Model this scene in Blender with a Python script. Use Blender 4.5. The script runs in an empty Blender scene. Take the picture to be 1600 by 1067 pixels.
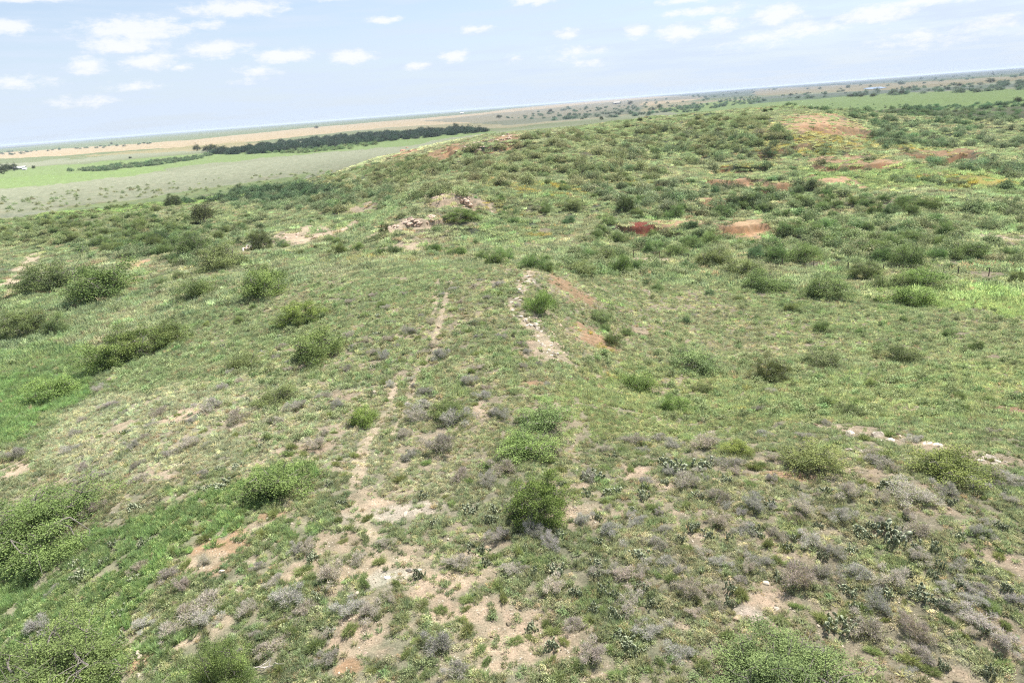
import bpy, math, random
import numpy as np
from mathutils import Matrix, Vector
R = math.radians
scene = bpy.context.scene
col = scene.collection
rng = np.random.default_rng(7)
random.seed(7)

# ------------------------------------------------------------------ camera
F = 1067.0; CX, CY = 800.0, 533.5            # the photograph's pixels, 1600 x 1067
PITCH, ROLL = R(18.96), R(4.39)
CAMZ = 20.0
fw = np.array([0, math.cos(PITCH), -math.sin(PITCH)])
r0 = np.array([1.0, 0, 0]); u0 = np.cross(r0, fw)
rt = math.cos(ROLL) * r0 - math.sin(ROLL) * u0
up = math.sin(ROLL) * r0 + math.cos(ROLL) * u0
cam = bpy.data.cameras.new("camera"); co = bpy.data.objects.new("camera", cam); col.objects.link(co)
cam.sensor_width = 36; cam.lens = 24; cam.clip_start = 0.5; cam.clip_end = 200000
m = Matrix([[rt[0], up[0], -fw[0], 0], [rt[1], up[1], -fw[1], 0], [rt[2], up[2], -fw[2], CAMZ], [0, 0, 0, 1]])
co.matrix_world = m
scene.camera = co
scene.view_settings.view_transform = 'Standard'; scene.view_settings.look = 'None'
scene.view_settings.gamma = 1; scene.view_settings.use_curve_mapping = False
scene.view_settings.exposure = 1.33
scene.cycles.use_denoising = False; scene.cycles.filter_width = 1.15; scene.cycles.max_bounces = 5; scene.cycles.diffuse_bounces = 3; scene.cycles.transmission_bounces = 4
scene.cycles.transparent_max_bounces = 4; scene.cycles.volume_bounces = 0
scene.cycles.caustics_reflective = False; scene.cycles.caustics_refractive = False

# ------------------------------------------------------------------ nodes
class NT:
    def __init__(s, tree): s.t = tree; s.t.nodes.clear()
    def n(s, typ, ins=None, **kw):
        nd = s.t.nodes.new(typ)
        for k, v in kw.items(): setattr(nd, k, v)
        if ins:
            for k, v in ins.items():
                sock = nd.inputs[k]
                if isinstance(v, bpy.types.NodeSocket): s.t.links.new(v, sock)
                else: sock.default_value = v
        return nd
    def math(s, op, a, b=0.0, c=0.0, clamp=False):
        nd = s.n('ShaderNodeMath', {0: a, 1: b, 2: c}, operation=op); nd.use_clamp = clamp; return nd.outputs[0]
    def vm(s, op, a, b=(0, 0, 0)):
        nd = s.n('ShaderNodeVectorMath', {0: a, 1: b}, operation=op)
        return nd.outputs['Value'] if op in ('LENGTH', 'DOT_PRODUCT') else nd.outputs[0]
    def mix(s, f, a, b, mode='MIX'):
        nd = s.t.nodes.new('ShaderNodeMix'); nd.data_type = 'RGBA'; nd.blend_type = mode
        for i, v in ((0, f), (6, a), (7, b)):
            if isinstance(v, bpy.types.NodeSocket): s.t.links.new(v, nd.inputs[i])
            elif i == 0: nd.inputs[0].default_value = v
            else: nd.inputs[i].default_value = (*v, 1) if len(v) == 3 else v
        return nd.outputs[2]
    def noise(s, vec, scale, detail=4, rough=0.55, dim='3D'):
        nd = s.n('ShaderNodeTexNoise', {'Vector': vec, 'Scale': scale, 'Detail': detail, 'Roughness': rough}); nd.noise_dimensions = dim
        return nd.outputs[0]
    def ramp(s, v, a, b, lo=0.0, hi=1.0):
        nd = s.n('ShaderNodeMapRange', {0: v, 1: a, 2: b, 3: lo, 4: hi}); nd.interpolation_type = 'SMOOTHSTEP'
        return nd.outputs[0]
    def link(s, a, b): s.t.links.new(a, b)

# ------------------------------------------------------------------ world: sky with small cumulus
SUN_EL, SUN_AZ = R(58), math.atan2(0.66, 0.60)      # azimuth measured from +Y towards +X
world = bpy.data.worlds.new("World"); scene.world = world; world.use_nodes = True
w = NT(world.node_tree)
tc = w.n('ShaderNodeTexCoord').outputs['Generated']
sky = w.n('ShaderNodeTexSky', sky_type='NISHITA', sun_disc=False, sun_elevation=SUN_EL, sun_rotation=SUN_AZ)
sky.air_density = 1.0; sky.dust_density = 1.2; sky.ozone_density = 2.0; sky.altitude = 500
sx = w.n('ShaderNodeSeparateXYZ', {0: tc})
az = w.math('ARCTAN2', sx.outputs[0], sx.outputs[1])
el = w.math('ARCSINE', sx.outputs[2])
azel = w.n('ShaderNodeCombineXYZ', {0: az, 1: el, 2: 0.0}).outputs[0]
def dir_azel(u, v):
    d = fw + rt * (u - CX) / F + up * (CY - v) / F; d = d / np.linalg.norm(d)
    return math.atan2(d[0], d[1]), math.asin(d[2])
CLOUDS = [(0,43,42,11,1.0),(212,45,82,18,1.0),(192,72,58,15,.95),(368,14,78,13,1.0),(338,77,50,13,1.0),(232,97,44,13,.85),(136,104,26,15,.85),
 (440,87,50,12,1.0),(550,89,42,12,1.0),(601,31,30,7,.8),(710,87,25,10,.95),(743,46,34,7,.75),(652,103,22,8,.8),(285,104,18,8,.75),(210,135,40,8,.55),
 (20,129,60,10,.6),(130,158,48,8,.6),(835,0,44,8,.9),(885,54,24,10,.75),(996,48,20,11,.85),(1062,50,38,13,1.0),(1130,38,34,13,.8),(1215,24,40,18,.95),
 (1250,48,55,14,.7),(1098,18,70,8,.7),(1372,22,56,14,.95),(1300,42,32,9,.65),(1545,38,50,16,.5),(1462,1,110,7,.8),(1080,-2,60,7,.8),(900,82,52,12,.5),
 (1380,150,1,1,.1),(30,-2,70,7,.9),(520,-2,30,6,.8),(925,98,34,8,.5),(802,92,16,9,.6),(400,112,40,8,.6),(322,38,34,8,.6),(1190,62,70,14,.55),(395,127,36,6,.4),(1440,60,80,16,.45)]
nvec = w.n('ShaderNodeCombineXYZ', {0: az, 1: w.math('MULTIPLY', el, 2.2), 2: 0.0}).outputs[0]
nz1 = w.noise(nvec, 48, 8, 0.68); nz2 = w.noise(nvec, 9, 4, 0.5)
warp = w.n('ShaderNodeTexNoise', {'Vector': nvec, 'Scale': 30.0, 'Detail': 3.0})
wv = w.vm('SCALE', w.vm('SUBTRACT', warp.outputs[1], (.5, .5, .5))); wv.node.inputs[3].default_value = 0.016
wv2 = w.vm('MULTIPLY', wv, (1.0, 0.5, 0))
p = w.vm('ADD', azel, wv2)
acc = None
for (u, v, ru, rv, s_) in CLOUDS:
    a, e = dir_azel(u, v); k = s_
    d = w.vm('LENGTH', w.vm('MULTIPLY', w.vm('SUBTRACT', p, (a, e, 0)), (F / (ru * 1.08), F / (rv * 1.05), 0)))
    g = w.math('MULTIPLY_ADD', d, -k, k)
    acc = g if acc is None else w.math('MAXIMUM', acc, g)
dens = w.math('ADD', acc, w.math('MULTIPLY', w.math('SUBTRACT', nz1, 0.5), 1.7))
cl = w.ramp(dens, 0.02, 0.72)
veil = w.ramp(w.noise(w.n('ShaderNodeMapping', {0: nvec, 3: (1, 5, 1)}).outputs[0], 6, 6, 0.6), 0.35, 0.75, 0.0, 0.36)
hor = w.ramp(el, -0.02, 0.2, 0.86, 0.40)
sk = w.mix(w.math('ADD', hor, veil, clamp=True), sky.outputs[0], (4.6, 5.3, 6.3))
sk = w.mix(w.math('MULTIPLY', cl, 0.8), sk, (6.5, 6.55, 6.75))
bg = w.n('ShaderNodeBackground', {0: sk, 1: 0.063})
w.link(bg.outputs[0], w.n('ShaderNodeOutputWorld').inputs[0])

sd = Vector((math.sin(SUN_AZ) * math.cos(SUN_EL), math.cos(SUN_AZ) * math.cos(SUN_EL), math.sin(SUN_EL)))
sl = bpy.data.lights.new("sun", 'SUN'); sl.energy = 5.0; sl.angle = R(0.6); sl.color = (1.0, 0.97, 0.925)
so = bpy.data.objects.new("sun", sl); so.rotation_euler = sd.to_track_quat('Z', 'Y').to_euler(); col.objects.link(so)

# ------------------------------------------------------------------ numpy noise
def vnoise(x, y, seed=0):
    xi = np.floor(x).astype(np.int64); yi = np.floor(y).astype(np.int64)
    fx = x - xi; fy = y - yi
    fx = fx * fx * (3 - 2 * fx); fy = fy * fy * (3 - 2 * fy)
    def h(a, b):
        n = (a * 374761393 + b * 668265263 + seed * 974634777) & 0x7fffffff
        n = ((n ^ (n >> 13)) * 1274126177) & 0x7fffffff
        n = (n ^ (n >> 16)) & 0xffff
        return n / 65535.0
    a = h(xi, yi); b = h(xi + 1, yi); c = h(xi, yi + 1); d = h(xi + 1, yi + 1)
    return (a + (b - a) * fx) * (1 - fy) + (c + (d - c) * fx) * fy
def fbm(x, y, o=4, seed=0, g=0.5):
    s = 0; a = 1; t = 0
    for i in range(o):
        s = s + a * (vnoise(x * 1.03 ** i, y, seed + i * 17) - 0.5); t += a; a *= g
        x, y = (x * 1.62 + y * 1.18), (y * 1.62 - x * 1.18)
    return s / t * 2
def sstep(a, b, x):
    t = np.clip((x - a) / (b - a), 0, 1); return t * t * (3 - 2 * t)

# ------------------------------------------------------------------ terrain: heights known at pixels, z in metres (near mesa top = 0)
def pix_dir(u, v):
    u = np.asarray(u, float); v = np.asarray(v, float)
    d = fw[None] + rt[None] * ((u - CX) / F)[..., None] + up[None] * ((CY - v) / F)[..., None]
    th = np.arctan2(d[..., 0], d[..., 1]); h = np.hypot(d[..., 0], d[..., 1])
    return th, d[..., 2] / h
HP = [(300,1000,-.5),(600,1000,0),(900,1000,0),(1300,1000,0),(1590,1000,.2),(1000,750,0),(700,700,0),(400,700,-.5),(200,700,-1.6),(700,500,.3),(600,430,-.6),
 (700,425,.2),(840,425,.2),(780,415,0),(830,500,0),(870,570,-.3),(450,550,-1.6),(350,600,-1.6),(500,450,-2.2),(350,480,-4.2),(150,480,-8),(200,560,-5),(100,650,-4.6),
 (0,750,-3.8),(60,830,-2.8),(0,1060,-2.2),(0,600,-6.2),(0,500,-8.5),(0,400,-11.5),(0,340,-14.5),(0,300,-18.5),(0,275,-19.5),(150,400,-10.5),(150,340,-14),(150,310,-18),
 (300,400,-7.5),(300,345,-10),(300,303,-17.5),(420,370,-6),(420,320,-10),(430,270,-18.5),(480,300,-10.5),(540,265,-8.5),(560,330,-6),(620,240,-.5),(620,290,-4.5),(620,380,-4.5),
 (560,400,-3.6),(700,312,.6),(660,322,-.3),(640,350,-1.6),(740,330,-2.5),(700,345,-3),(700,372,-4.5),(700,395,-5),(690,240,3.0),(760,214,6.5),(720,270,-.5),(800,222,5.6),(820,270,0),(800,340,-5),(800,390,-6),
 (900,200,6.2),(900,240,1.5),(1000,187,6.6),(1000,230,.5),(1100,180,6.5),(1200,170,7.2),(1290,176,5.6),(1280,205,2.0),(1280,235,-3),(1290,265,-6.5),(1400,172,1),(1400,215,-3.5),(1600,168,-5),(1600,210,-7),
 (920,300,-4.5),(900,400,-7),(940,440,-5),(900,460,-2),(950,520,-3.6),(920,560,-2),(930,610,-1.4),(960,640,-1.2),(1000,600,-3.4),(1100,250,-4),(1100,300,-7),(1100,350,-8),(1060,400,-8.5),(1100,450,-8),(1100,550,-5.6),(1100,640,-2.6),(1100,700,-.3),
 (1300,680,-.2),(1300,640,-2.4),(1300,560,-5.8),(1300,450,-9),(1300,350,-9.5),(1300,290,-8),(1500,700,.1),(1500,650,-1.4),(1500,600,-3.6),(1500,500,-7.5),(1500,400,-10),(1500,300,-9),(1500,240,-6.5),(1600,680,0),(1600,550,-6),(1600,420,-10),(1600,300,-9.5)]
th_, sl_ = pix_dir([q[0] for q in HP], [q[1] for q in HP]); zc = np.array([q[2] for q in HP], float)
rc = (zc - CAMZ) / sl_
xt, lr = list(th_), list(np.log(rc)); zz = list(zc)
for t in np.radians([-55, -40, -28, -15, -3, 10, 22, 32, 42, 55]):
    for r_, zl, zr in ((900, -20, -12), (1500, -20.5, -15), (3000, -20, -18), (8000, -20, -16), (25000, -20, -16), (60000, -20, -16)):
        if r_ == 900 and R(-3) < t < R(36): continue
        k = sstep(-.3, .5, t); xt.append(t); lr.append(math.log(r_)); zz.append(zl + (zr - zl) * k)
    if abs(t) > R(50): 
        for r_ in (15, 60, 200): xt.append(t); lr.append(math.log(r_)); zz.append(-3 if t < 0 else -1 - r_ / 30)
for t in np.radians([-30, -15, 0, 15, 30]): xt.append(t); lr.append(math.log(11)); zz.append(0 if t > -.3 else -1.2)
for t in np.radians([2, 8, 14, 20, 28]): xt.append(t); lr.append(math.log(620)); zz.append(-9); xt.append(t); lr.append(math.log(1000)); zz.append(-14)
C = np.stack([np.array(xt) * 2.4, np.array(lr)], 1); zz = np.array(zz)
def tps(d2): return 0.5 * d2 * np.log(d2 + 1e-9)
def rbf_fit():
    n = len(C); d2 = ((C[:, None] - C[None]) ** 2).sum(-1)
    A = np.zeros((n + 3, n + 3)); A[:n, :n] = tps(d2) + np.eye(n) * 0.006
    P = np.concatenate([np.ones((n, 1)), C], 1); A[:n, n:] = P; A[n:, :n] = P.T
    return np.linalg.solve(A, np.concatenate([zz, [0, 0, 0]]))
WTS = rbf_fit()
# cut banks and rock ledges: (map polyline, drop in metres, run, colour key)
SCARPS = [([(26,156),(30,153),(35,155)],1.5,1.3,'R'),([(47,150),(51,146.5),(55,150.5),(61,149)],1.5,1.8,'O'),([(70,199),(78,198),(87,202)],2.0,2.2,'O'),([(103,236),(113,231),(122,229),(128,222)],2.2,2.6,'O'),([(50,182),(57,180),(63,182)],1.6,1.8,'O'),
 ([(138,241),(150,239),(162,238)],1.8,2.4,'O'),([(118,284),(130,290),(145,300),(156,306)],3.5,9,'O'),([(74,243),(84,238),(94,233)],1.6,2.2,'O'),([(-22,143),(-17,146),(-12,152)],1.2,1.2,'T'),([(-19,164),(-12,167),(-6,171)],1.4,1.4,'T'),
 ([(-24,318),(-14,300),(-2,290),(8,300)],2.4,3.0,'O'),([(-54,364),(-48,360),(-42,352)],2.0,3,'O'),([(88,126),(97,122)],1.0,1.5,'T'),([(64,214),(70,210),(76,212)],1.6,2,'O'),([(95,262),(105,258),(116,262)],1.8,2.4,'O')]
def scarps(x, y):
    dz = np.zeros(len(x)); red = np.zeros(len(x)); key = np.zeros(len(x), int); r = np.maximum(np.hypot(x, y), 1)
    near = np.where((r > 100) & (r < 420))[0]
    if not len(near): return dz, red, key
    X, Y, Rr = x[near], y[near], r[near]; jit = fbm(X / 5, Y / 5, 4, 91) * 3.4; dzn = np.zeros(len(X)); rd = np.zeros(len(X)); ky = np.zeros(len(X), int)
    for P, h, run, c in SCARPS:
        P = np.array(P, float); best = np.full(len(X), 1e9); sd = np.zeros(len(X)); end = np.zeros(len(X)); tot = len(P) - 1
        for i in range(tot):
            d = P[i + 1] - P[i]; t = ((X - P[i, 0]) * d[0] + (Y - P[i, 1]) * d[1]) / (d @ d); tc = np.clip(t, 0, 1)
            qx, qy = X - P[i, 0] - tc * d[0], Y - P[i, 1] - tc * d[1]; q = np.hypot(qx, qy); m_ = q < best
            sg = -np.sign(qx * X + qy * Y); best = np.where(m_, q, best); sd = np.where(m_, q * sg, sd); g_ = (i + tc) / tot; end = np.where(m_, np.minimum(g_, 1 - g_), end)
        e = sstep(0, .18, end); s_ = sd + jit
        dzn -= h * e * sstep(0, run, s_) * (1 - sstep(run + 3, run + 26, s_))
        q = e * sstep(-.8, .2, s_) * (1 - sstep(run + .5, run + 2.6, s_)); up = q > rd; rd = np.maximum(rd, q); ky = np.where(up, {'R': 1, 'O': 2, 'T': 3}[c], ky)
    dz[near] = dzn; red[near] = rd; key[near] = ky; return dz, red, key
def height(x, y):
    x = np.asarray(x, float); y = np.asarray(y, float); sh = x.shape; x = x.ravel(); y = y.ravel()
    r = np.hypot(x, y); th = np.arctan2(x, y)
    a = np.clip(th, R(-52), R(52)) * 2.4; b = np.log(np.clip(r, 11, 70000))
    out = np.empty_like(r)
    for i in range(0, len(r), 60000):
        s = slice(i, i + 60000)
        d2 = (a[s, None] - C[None, :, 0]) ** 2 + (b[s, None] - C[None, :, 1]) ** 2
        out[s] = tps(d2) @ WTS[:-3] + WTS[-3] + WTS[-2] * a[s] + WTS[-1] * b[s]
    k = sstep(R(52), R(85), np.abs(th)); out = out * (1 - k) + k * (-2 - 17 * sstep(60, 700, r))
    gul = sstep(90, 200, r) * (1 - sstep(420, 800, r))
    out += 0.22 * fbm(x / 9, y / 9, 3, 1) + 0.11 * fbm(x / 1.7, y / 1.7, 3, 2) + 0.05 * fbm(x / .45, y / .45, 2, 3)
    g = fbm(x / 34, y / 34, 4, 5); rd_ = 1 - np.abs(fbm(x / 62, y / 48, 3, 15)) * 2.2
    out += gul * (1.3 * g + 0.4 * fbm(x / 7, y / 7, 3, 6) - 1.7 * sstep(.35, 1, rd_) + .6); out += scarps(x, y)[0]
    out += sstep(2500, 9000, r) * 14 * fbm(x / 4200, y / 2600, 3, 8) + sstep(600, 1500, r) * 1.2 * fbm(x / 300, y / 300, 3, 9)
    return out.reshape(sh)

TH = np.linspace(R(-50), R(50), 941)
rl = [12.0]
while rl[-1] < 36000:
    r = rl[-1]; rl.append(r + (0.035 + 0.0031 * r if r < 520 else 0.019 * r))
RR = np.array(rl)
out_th = np.radians(np.linspace(50, 310, 80))[1:-1]
THALL = np.concatenate([TH, out_th]); r_in = np.array([0.05, 2, 5, 8, 10])
RALL = np.concatenate([r_in, RR])
GX = np.outer(RALL, np.sin(THALL)); GY = np.outer(RALL, np.cos(THALL)); GZ = height(GX, GY)
nR, nT = GX.shape; K0 = len(r_in)
ZT = GZ[K0:, :len(TH)]
def ground(x, y):
    x = np.asarray(x, float); y = np.asarray(y, float)
    r = np.hypot(x, y); th = np.arctan2(x, y)
    i = np.clip(np.searchsorted(RR, r) - 1, 0, len(RR) - 2); fr = np.clip((r - RR[i]) / (RR[i + 1] - RR[i]), 0, 1)
    j = (th - TH[0]) / (TH[1] - TH[0]); jj = np.clip(np.floor(j).astype(int), 0, len(TH) - 2); fj = np.clip(j - jj, 0, 1)
    return (ZT[i, jj] * (1 - fj) + ZT[i, jj + 1] * fj) * (1 - fr) + (ZT[i + 1, jj] * (1 - fj) + ZT[i + 1, jj + 1] * fj) * fr
def at(u, v):
    """ground points seen at pixels (u, v)"""
    u = np.atleast_1d(np.asarray(u, float)); v = np.atleast_1d(np.asarray(v, float))
    th, s = pix_dir(u, v); out = np.zeros((len(u), 3))
    for k in range(0, len(u), 500):
        q = slice(k, k + 500)
        j = (th[q] - TH[0]) / (TH[1] - TH[0]); jj = np.clip(np.floor(j).astype(int), 0, len(TH) - 2); fj = np.clip(j - jj, 0, 1)
        prof = ZT[:, jj] * (1 - fj) + ZT[:, jj + 1] * fj
        diff = (CAMZ + RR[:, None] * s[q][None]) - prof
        hit = diff <= 0; i = np.argmax(hit, 0); i = np.where(hit.any(0), np.maximum(i, 1), len(RR) - 1)
        c = np.arange(len(i)); a = diff[i - 1, c]; b = diff[i, c]
        t = np.clip(a / np.where(np.abs(a - b) < 1e-9, 1, a - b), 0, 1)
        r = RR[i - 1] + (RR[i] - RR[i - 1]) * t
        out[q, 0] = r * np.sin(th[q]); out[q, 1] = r * np.cos(th[q])
    out[:, 2] = ground(out[:, 0], out[:, 1]); return out
def to_pix(P):
    d = np.asarray(P) - np.array([0, 0, CAMZ]); z = d @ fw
    return CX + F * (d @ rt) / z, CY - F * (d @ up) / z, z
def depth_of(P): return (np.asarray(P) - np.array([0, 0, CAMZ])) @ fw

# ------------------------------------------------------------------ land cover, in map coordinates (azimuth, log distance)
def poly_map(pts):
    P = at([q[0] for q in pts], [q[1] for q in pts]); return np.stack([np.arctan2(P[:, 0], P[:, 1]), np.log(np.hypot(P[:, 0], P[:, 1]))], 1)
def inside(poly, a, b):
    res = np.zeros(a.shape, bool); n = len(poly)
    for i in range(n):
        x1, y1 = poly[i]; x2, y2 = poly[(i + 1) % n]
        if y1 == y2: continue
        c = (y1 > b) != (y2 > b)
        res ^= c & (a < (x2 - x1) * (b - y1) / (y2 - y1) + x1)
    return res
GREEN = np.array([.190, .226, .138]); LUSH = np.array([.166, .234, .110]); OLIVE = np.array([.238, .242, .165]); PALE = np.array([.300, .312, .232])
DIRT = np.array([.545, .425, .285]); ORANGE = np.array([.470, .305, .170]); TAN = np.array([.480, .390, .260]); WHITE = np.array([.640, .550, .420])
YEL = np.array([.380, .320, .085]); BLUEG = np.array([.118, .150, .130]); PRAIRIE = np.array([.350, .360, .250]); FGREEN = np.array([.208, .242, .128])
LIME = np.array([.262, .352, .140]); DARKG = np.array([.055, .075, .04]); GREY = np.array([.24, .225, .19])
# large covers, (polygon in pixels, colour, ragged edge, strength)
ZONES = [
 ([(-60,262),(300,232),(620,196),(770,190),(1000,168),(1050,150),(1000,140),(400,196),(-60,238)], FGREEN * 1.05, .10, .8),
 ([(-60,252),(100,243),(250,232),(400,221),(600,200),(760,191),(900,180),(990,168),(1090,156),(1110,150),(960,155),(760,176),(600,190),(480,200),(300,219),(120,231),(-60,243)], np.array([.54, .42, .28]), .06, .9),
 ([(120,245),(360,222),(420,226),(300,236)], np.array([.42, .35, .2]), .08, .7),
 ([(-60,290),(0,284),(250,264),(420,246),(640,228),(780,206),(760,203),(450,226),(280,243),(100,258),(-60,272)], LIME * .95, .05, .85),
 ([(-60,300),(0,296),(120,280),(280,268),(500,240),(640,230),(700,215),(780,207),(800,208),(640,245),(440,285),(300,303),(0,345),(-60,350)], PRAIRIE, .06, .9),
 ([(-60,300),(60,291),(260,268),(250,260),(60,276),(-60,285)], LIME, .06, .9),
 ([(60,334),(180,313),(300,299),(420,281),(480,272),(480,284),(400,302),(300,320),(60,350)], (LIME * .5 + FGREEN * .55), .06, .85),
 ([(540,205),(800,200),(1000,178),(1180,160),(1180,154),(1060,160),(900,174),(760,190)], TAN * .9, .05, .55),
 ([(1020,172),(1130,158),(1600,140),(1650,138),(1650,165),(1500,172),(1380,182),(1330,180),(1180,170)], LIME * 1.0, .06, .85),
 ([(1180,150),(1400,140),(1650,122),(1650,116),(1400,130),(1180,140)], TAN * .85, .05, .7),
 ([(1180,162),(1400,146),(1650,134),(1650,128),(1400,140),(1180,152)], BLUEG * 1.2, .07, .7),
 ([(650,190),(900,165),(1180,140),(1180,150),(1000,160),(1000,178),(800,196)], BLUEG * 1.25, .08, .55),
 ([(-40,600),(40,585),(150,585),(145,612),(60,650),(40,690),(0,700),(-60,740)], LUSH, .04, .95),
 ([(-60,560),(60,540),(140,545),(150,580),(-60,600)], LUSH * .95, .06, .7),
 ([(230,845),(250,800),(380,750),(470,700),(500,745),(400,790),(330,860),(260,870)], LUSH, .04, .85),
 ([(-60,840),(80,850),(240,815),(260,880),(215,930),(180,1000),(200,1100),(-60,1100)], LUSH * 1.02, .05, .9),
 ([(870,600),(1000,560),(1200,600),(1600,560),(1650,560),(1650,670),(1300,660),(1000,690),(880,680)], FGREEN * 1.04, .05, .75),
 ([(1420,460),(1480,445),(1640,445),(1640,500),(1560,495),(1460,485)], (LIME * .45 + FGREEN * .55), .09, .7),
 ([(1250,268),(1330,262),(1440,258),(1600,268),(1640,300),(1400,300),(1290,284)], (LIME * .3 + FGREEN * .6), .10, .6),
 ([(560,440),(700,430),(680,560),(560,600),(480,560)], GREEN * 1.05, .05, .5),
 ([(120,620),(400,590),(570,600),(600,720),(420,740),(160,760),(60,720)], PALE, .06, .75),
 ([(560,700),(720,690),(800,790),(680,830),(560,800)], PALE * .95, .06, .5),
 ([(1160,200),(1340,200),(1400,240),(1180,240)], np.array([.30, .27, .13]), .22, .45),
]
ZM = [(poly_map(p_), c_, e_, s_) for p_, c_, e_, s_ in ZONES]
# bare ground, (u, v, half width, half height, colour)
BARE = [(620,880,95,34,DIRT),(700,905,70,26,DIRT),(745,868,50,14,DIRT),(590,792,38,22,DIRT),(600,905,40,12,WHITE),(790,1000,85,40,DIRT),(720,960,60,22,DIRT),(565,990,45,32,DIRT*.9),(545,1045,20,12,ORANGE),
 (335,850,75,26,ORANGE*1.0),(420,808,45,12,ORANGE),(300,880,40,14,DIRT),(1210,945,64,26,DIRT),(1180,962,50,14,WHITE*.9),(1450,1050,80,28,DIRT),(1540,985,75,26,DIRT),(1570,880,50,12,DIRT),(1222,742,44,8,ORANGE),
 (1320,668,45,4,TAN),(1400,686,75,8,TAN),(1540,715,45,10,TAN),(1470,700,40,5,DIRT),(990,742,28,10,DIRT),(915,800,60,16,DIRT),(890,760,30,8,DIRT),(1340,735,50,7,DIRT),(1420,760,50,7,DIRT*.9),(1230,845,40,14,DIRT),
 (900,460,46,12,ORANGE),(925,530,40,16,ORANGE),(880,440,26,9,ORANGE),(1000,516,24,7,DIRT*.9),(860,550,40,16,DIRT),(830,600,30,6,ORANGE),(25,733,22,9,DIRT),(300,645,40,10,DIRT),(170,678,36,9,DIRT),(540,620,30,14,DIRT*.8),(480,700,40,14,DIRT*.85),
 (1020,610,30,6,DIRT*.8),(520,850,40,24,DIRT*.9),(460,900,50,20,DIRT*.9),(215,1035,20,12,ORANGE),(290,1005,30,6,DIRT),(190,985,8,12,DIRT),(1285,191,50,11,ORANGE*1.05),(1255,200,20,6,ORANGE),(1310,196,22,6,ORANGE),(1205,288,26,4,ORANGE),(1310,252,42,5,ORANGE),(1385,258,30,4,ORANGE*.9),
 (1165,350,30,7,ORANGE),(1060,347,46,3,ORANGE*.8),(1002,352,16,4,np.array([.2,.06,.04])),(1300,283,40,4,ORANGE*1.05),(1565,372,45,4,TAN*.9),(1320,392,20,3,TAN),(1140,283,30,3,ORANGE),(1090,312,30,3,ORANGE*.8),
 (700,236,34,6,ORANGE*.75),(640,238,22,4,ORANGE*.7),(790,220,26,6,ORANGE*.8),(715,312,40,8,DIRT*.9),(640,348,60,6,DIRT*.8),(545,356,40,4,DIRT*.8),(480,368,50,9,DIRT*.75),(640,385,40,7,DIRT*.7),(1285,414,40,3,TAN),(1440,432,90,3,TAN),(1545,430,60,4,TAN),
 (1030,408,60,4,DIRT*.8),(1480,240,60,4,ORANGE*.7),(1560,283,40,4,YEL),(45,405,10,14,TAN*.8),(20,438,14,10,TAN*.8),(385,392,12,4,ORANGE*.8),(220,413,16,4,ORANGE*.8),(1430,640,30,4,DIRT*.8),(1590,640,30,5,ORANGE*.8),(1560,560,20,3,DIRT*.8),
 (760,1045,50,14,DIRT),(880,1010,30,20,DIRT*.95),(930,1055,30,10,DIRT),(1380,830,20,12,DIRT),(1130,830,20,10,DIRT),(1060,975,24,10,DIRT),(1590,930,22,10,WHITE*.9),(1320,1050,30,12,DIRT*.9),(1040,760,20,7,DIRT),(1480,800,40,8,DIRT*.9),(560,335,30,3,DIRT*.6),
 (750,640,16,22,DIRT),(735,690,14,8,DIRT),(620,800,60,10,WHITE*.9),(1050,800,26,7,DIRT)]
YELS = [(925,525,34,10),(940,540,20,6),(850,295,50,7),(790,330,40,5),(870,368,46,6),(640,410,50,3),(560,403,40,2.5),(1290,212,60,10),(1450,238,40,4),(760,285,30,5),(960,285,40,3),(700,345,30,4),(1160,262,40,4),(1510,282,60,3),(1240,230,40,5),(1010,610,22,3),(1190,612,30,4),(960,590,20,3),(1170,640,20,4),(1530,425,30,2)]
TRACKS = [([(683,436),(682,455),(679,478),(676,492)],.38),([(702,440),(697,468),(690,492),(683,520),(676,548),(655,580),(645,600),(640,625)],.46),([(614,600),(610,640),(590,665),(570,690),(562,720),(556,760),(560,800),(585,840),(620,880)],.52),([(640,625),(612,680)],.2),
 ([(74,392),(52,405),(38,420),(26,440),(10,462)],1.5),([(64,392),(42,405),(28,418),(14,438),(-4,452)],1.5),([(830,424),(810,455),(802,478),(820,505),(850,530),(862,560)],.9)]
def patch_world(L):
    L = [(q[0], q[1], q[2] * (1.25 if q[1] < 420 else 1.15 if q[1] > 740 else 1), q[3] * (1.6 if q[1] < 420 else 1.15 if q[1] > 740 else 1)) for q in L]
    c = at([q[0] for q in L], [q[1] for q in L]); a = at([q[0] for q in L], [q[1] - q[3] for q in L]); b = at([q[0] for q in L], [q[1] + q[3] for q in L])
    rx = np.array([q[2] for q in L]) * depth_of(c) / F; r = np.hypot(c[:, 0], c[:, 1])
    ry = np.minimum(0.5 * np.abs(np.hypot(a[:, 0], a[:, 1]) - np.hypot(b[:, 0], b[:, 1])), rx * 4 + 1)
    return c, rx, np.maximum(ry, rx * .35)
BW = patch_world(BARE); YW = patch_world(YELS)
TW = [(at([q[0] for q in p_], [q[1] for q in p_]), w_) for p_, w_ in TRACKS]
def patches(W, x, y, k, nz):
    c, rx, ry = W; r = math.hypot(c[k, 0], c[k, 1]); ux, uy = c[k, 0] / r, c[k, 1] / r
    dx = x - c[k, 0]; dy = y - c[k, 1]
    a = (dx * uy - dy * ux) / rx[k]; b = (dx * ux + dy * uy) / ry[k]
    return sstep(1.35, .55, np.sqrt(a * a + b * b) + nz)
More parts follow.
